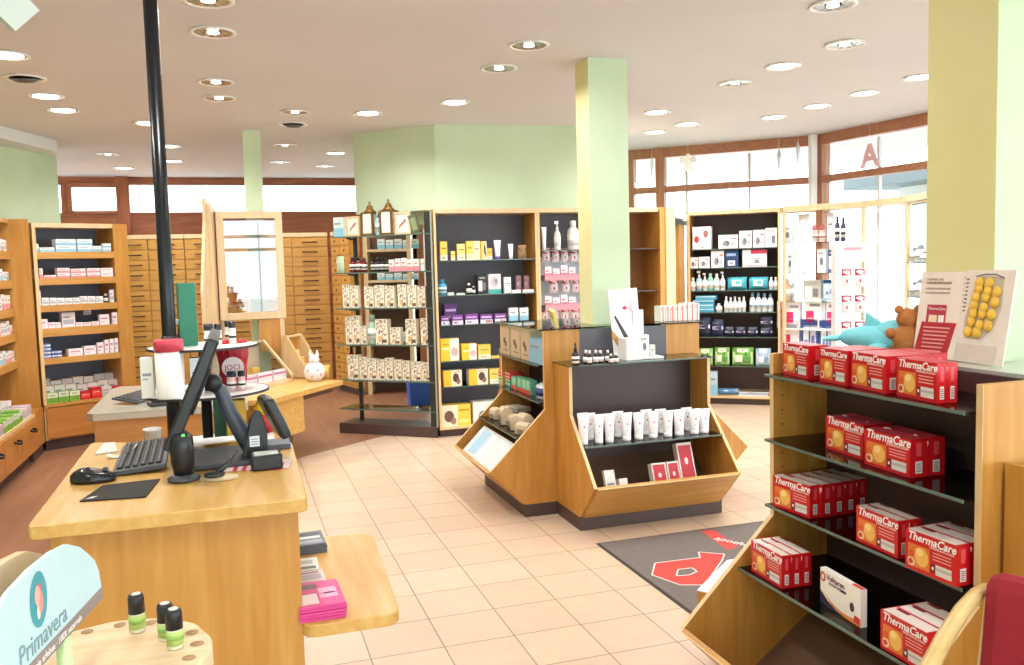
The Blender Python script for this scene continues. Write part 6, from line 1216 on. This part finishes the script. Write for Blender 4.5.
# local x runs from near (negative) to far (0)
b=MB(); outl=[(-.07,1.10),(-.072,1.115),(-.077,1.135),(-.09,1.155),(-.11,1.17),(-.14,1.19),(-.18,1.207),(-.23,1.213),(-.29,1.213),(-.345,1.207),(-.39,1.19),(-.42,1.165),(-.435,1.13),(-.437,1.10)]
b.prism(outl,lambda u,v,h:(u,h,v),mc('#bcd8dd',.5),-.003,.003); b.build('board',r)
b=MB(); b.box((-.436,-.0042,1.094),(-.071,.0042,1.110),mc('#8d7f7c',.5)); b.build('lower_band',r)
b=MB(); cx,cz=-.275,1.172
b.add([(cx+.024*math.cos(2*PI*i/28),-.0034,cz+.033*math.sin(2*PI*i/28)) for i in range(28)],[tuple(range(28))],mc('#3e9aa4',.5))
for (x,z,a_,c_,m_) in ((-.004,.006,.008,.012,'#e8b0a0'),(.004,-.004,.007,.014,'#d88a84'),(-.003,-.014,.005,.009,'#e6d8cc'),(.004,.012,.005,.006,'#c86a6a')):
    b.add([(cx+x+a_*math.cos(2*PI*i/12),-.0038-.0002*abs(a_)*100,cz+z+c_*math.sin(2*PI*i/12)) for i in range(12)],[tuple(range(12))],mc(m_,.5))
b.build('emblem',r)
lettering('Primavera',.034,mc('#7a9aa0',.5),r,Matrix.Translation((-.335,-.0036,1.116))@FRONT,ext=.0003)
lettering('Aromatherapie erleben · 100% naturrein',.0125,mc('#efe8e4',.5),r,Matrix.Translation((-.36,-.0046,1.0975))@FRONT,ext=.0002,name='band_lettering')
b=MB(); b.M=Matrix.Translation((0,.0,0)); b.lathe([(0,.0),(.009,.0),(.009,.094),(0,.094)],mc('#b9d49a',.4),(-.205,.0,1.001),n=16); b.build('post',r)
r=empty('wooden_sign_back',(-.187-.045,1.371+.0,0),an_+PI,label='rounded wooden board standing just behind the pale blue arched sign',cat='sign')
b=MB(); b.prism([(u-.01,v+(.0 if v<1.105 else .0)) for u,v in outl],lambda u,v,h:(u,h,v),PALE,-.006,.006); b.build('board',r)
b=MB(); b.lathe([(0,1.0),(.008,1.0),(.008,1.10),(0,1.10)],PALE,(-.18,0,0),n=12); b.build('post',r)

# ---------------------------------------------- red armchair
f_=Vector((-.92,-.39,0)).normalized(); th=math.atan2(-f_.x,f_.y)
r=empty('armchair',(1.285,.99,0),th,label='red upholstered armchair with pale bentwood arms in the bottom right corner',cat='armchair')
REDF=mc('#8f1626',.85,name='red_upholstery',var=.1)
BW=wood('bentwood','#c8a868','#d6b87a','#e2c88c','Y',.3)
b=MB()
b.add([(-.25,-.25,.40),(.25,-.25,.40),(.27,.27,.42),(-.27,.27,.42),(-.25,-.25,.47),(.25,-.25,.47),(.27,.27,.49),(-.27,.27,.49)],[(0,3,2,1),(0,1,5,4),(1,2,6,5),(2,3,7,6),(3,0,4,7),(4,5,6,7)],REDF); b.build('seat',r,.03)
b=MB(); b.M=Matrix.Translation((0,-.235,.44))@Matrix.Rotation(.17,4,'X'); b.box((-.27,-.035,0),(.27,.035,.455),REDF); b.build('backrest',r,.033)
for sx in (-1,1):
    x=sx*.285
    b=MB(); b.tube([(x,-.34,.835),(x,-.29,.836),(x,-.22,.822),(x,-.14,.79),(x,-.04,.735),(x,.06,.70),(x,.18,.685),(x,.27,.675),(x,.285,.63)],[.012,.014,.016,.017,.018,.019,.019,.018,.016],BW,14)
    b.build('armrest',r)
    b=MB(); b.tube([(x,.28,.68),(x,.27,.45),(x,.28,0)],[.02,.02,.017],BW,10); b.build('leg',r)
    b=MB(); b.tube([(x*.96,-.36,.84),(x*.96,-.27,.45),(x*.96,-.33,0)],[.016,.02,.017],BW,10); b.build('leg',r)
b=MB(); b.box((-.27,-.24,.36),(.27,.24,.40),BW); b.build('seat_frame',r)

# ------------------------------------------------------------------ light
w=bpy.data.worlds.new('sky'); bpy.context.scene.world=w; w.use_nodes=True; nt=w.node_tree; bg=nt.nodes['Background']
tc=nt.nodes.new('ShaderNodeTexCoord'); sx=nt.nodes.new('ShaderNodeSeparateXYZ'); rp_=nt.nodes.new('ShaderNodeValToRGB')
rp_.color_ramp.elements[0].position=.45; rp_.color_ramp.elements[0].color=(.80,.87,.96,1); rp_.color_ramp.elements[1].position=.7; rp_.color_ramp.elements[1].color=(.86,.94,1.0,1)
mr=nt.nodes.new('ShaderNodeMapRange'); mr.inputs['From Min'].default_value=-1
nt.links.new(tc.outputs['Generated'],sx.inputs[0]); nt.links.new(sx.outputs['Z'],mr.inputs['Value']); nt.links.new(mr.outputs['Result'],rp_.inputs['Fac']); nt.links.new(rp_.outputs['Color'],bg.inputs['Color'])
bg.inputs['Strength'].default_value=5.6
v=bpy.context.scene.view_settings; v.view_transform='Standard'; v.look='None'; v.gamma=1; v.use_curve_mapping=False; v.exposure=0.38
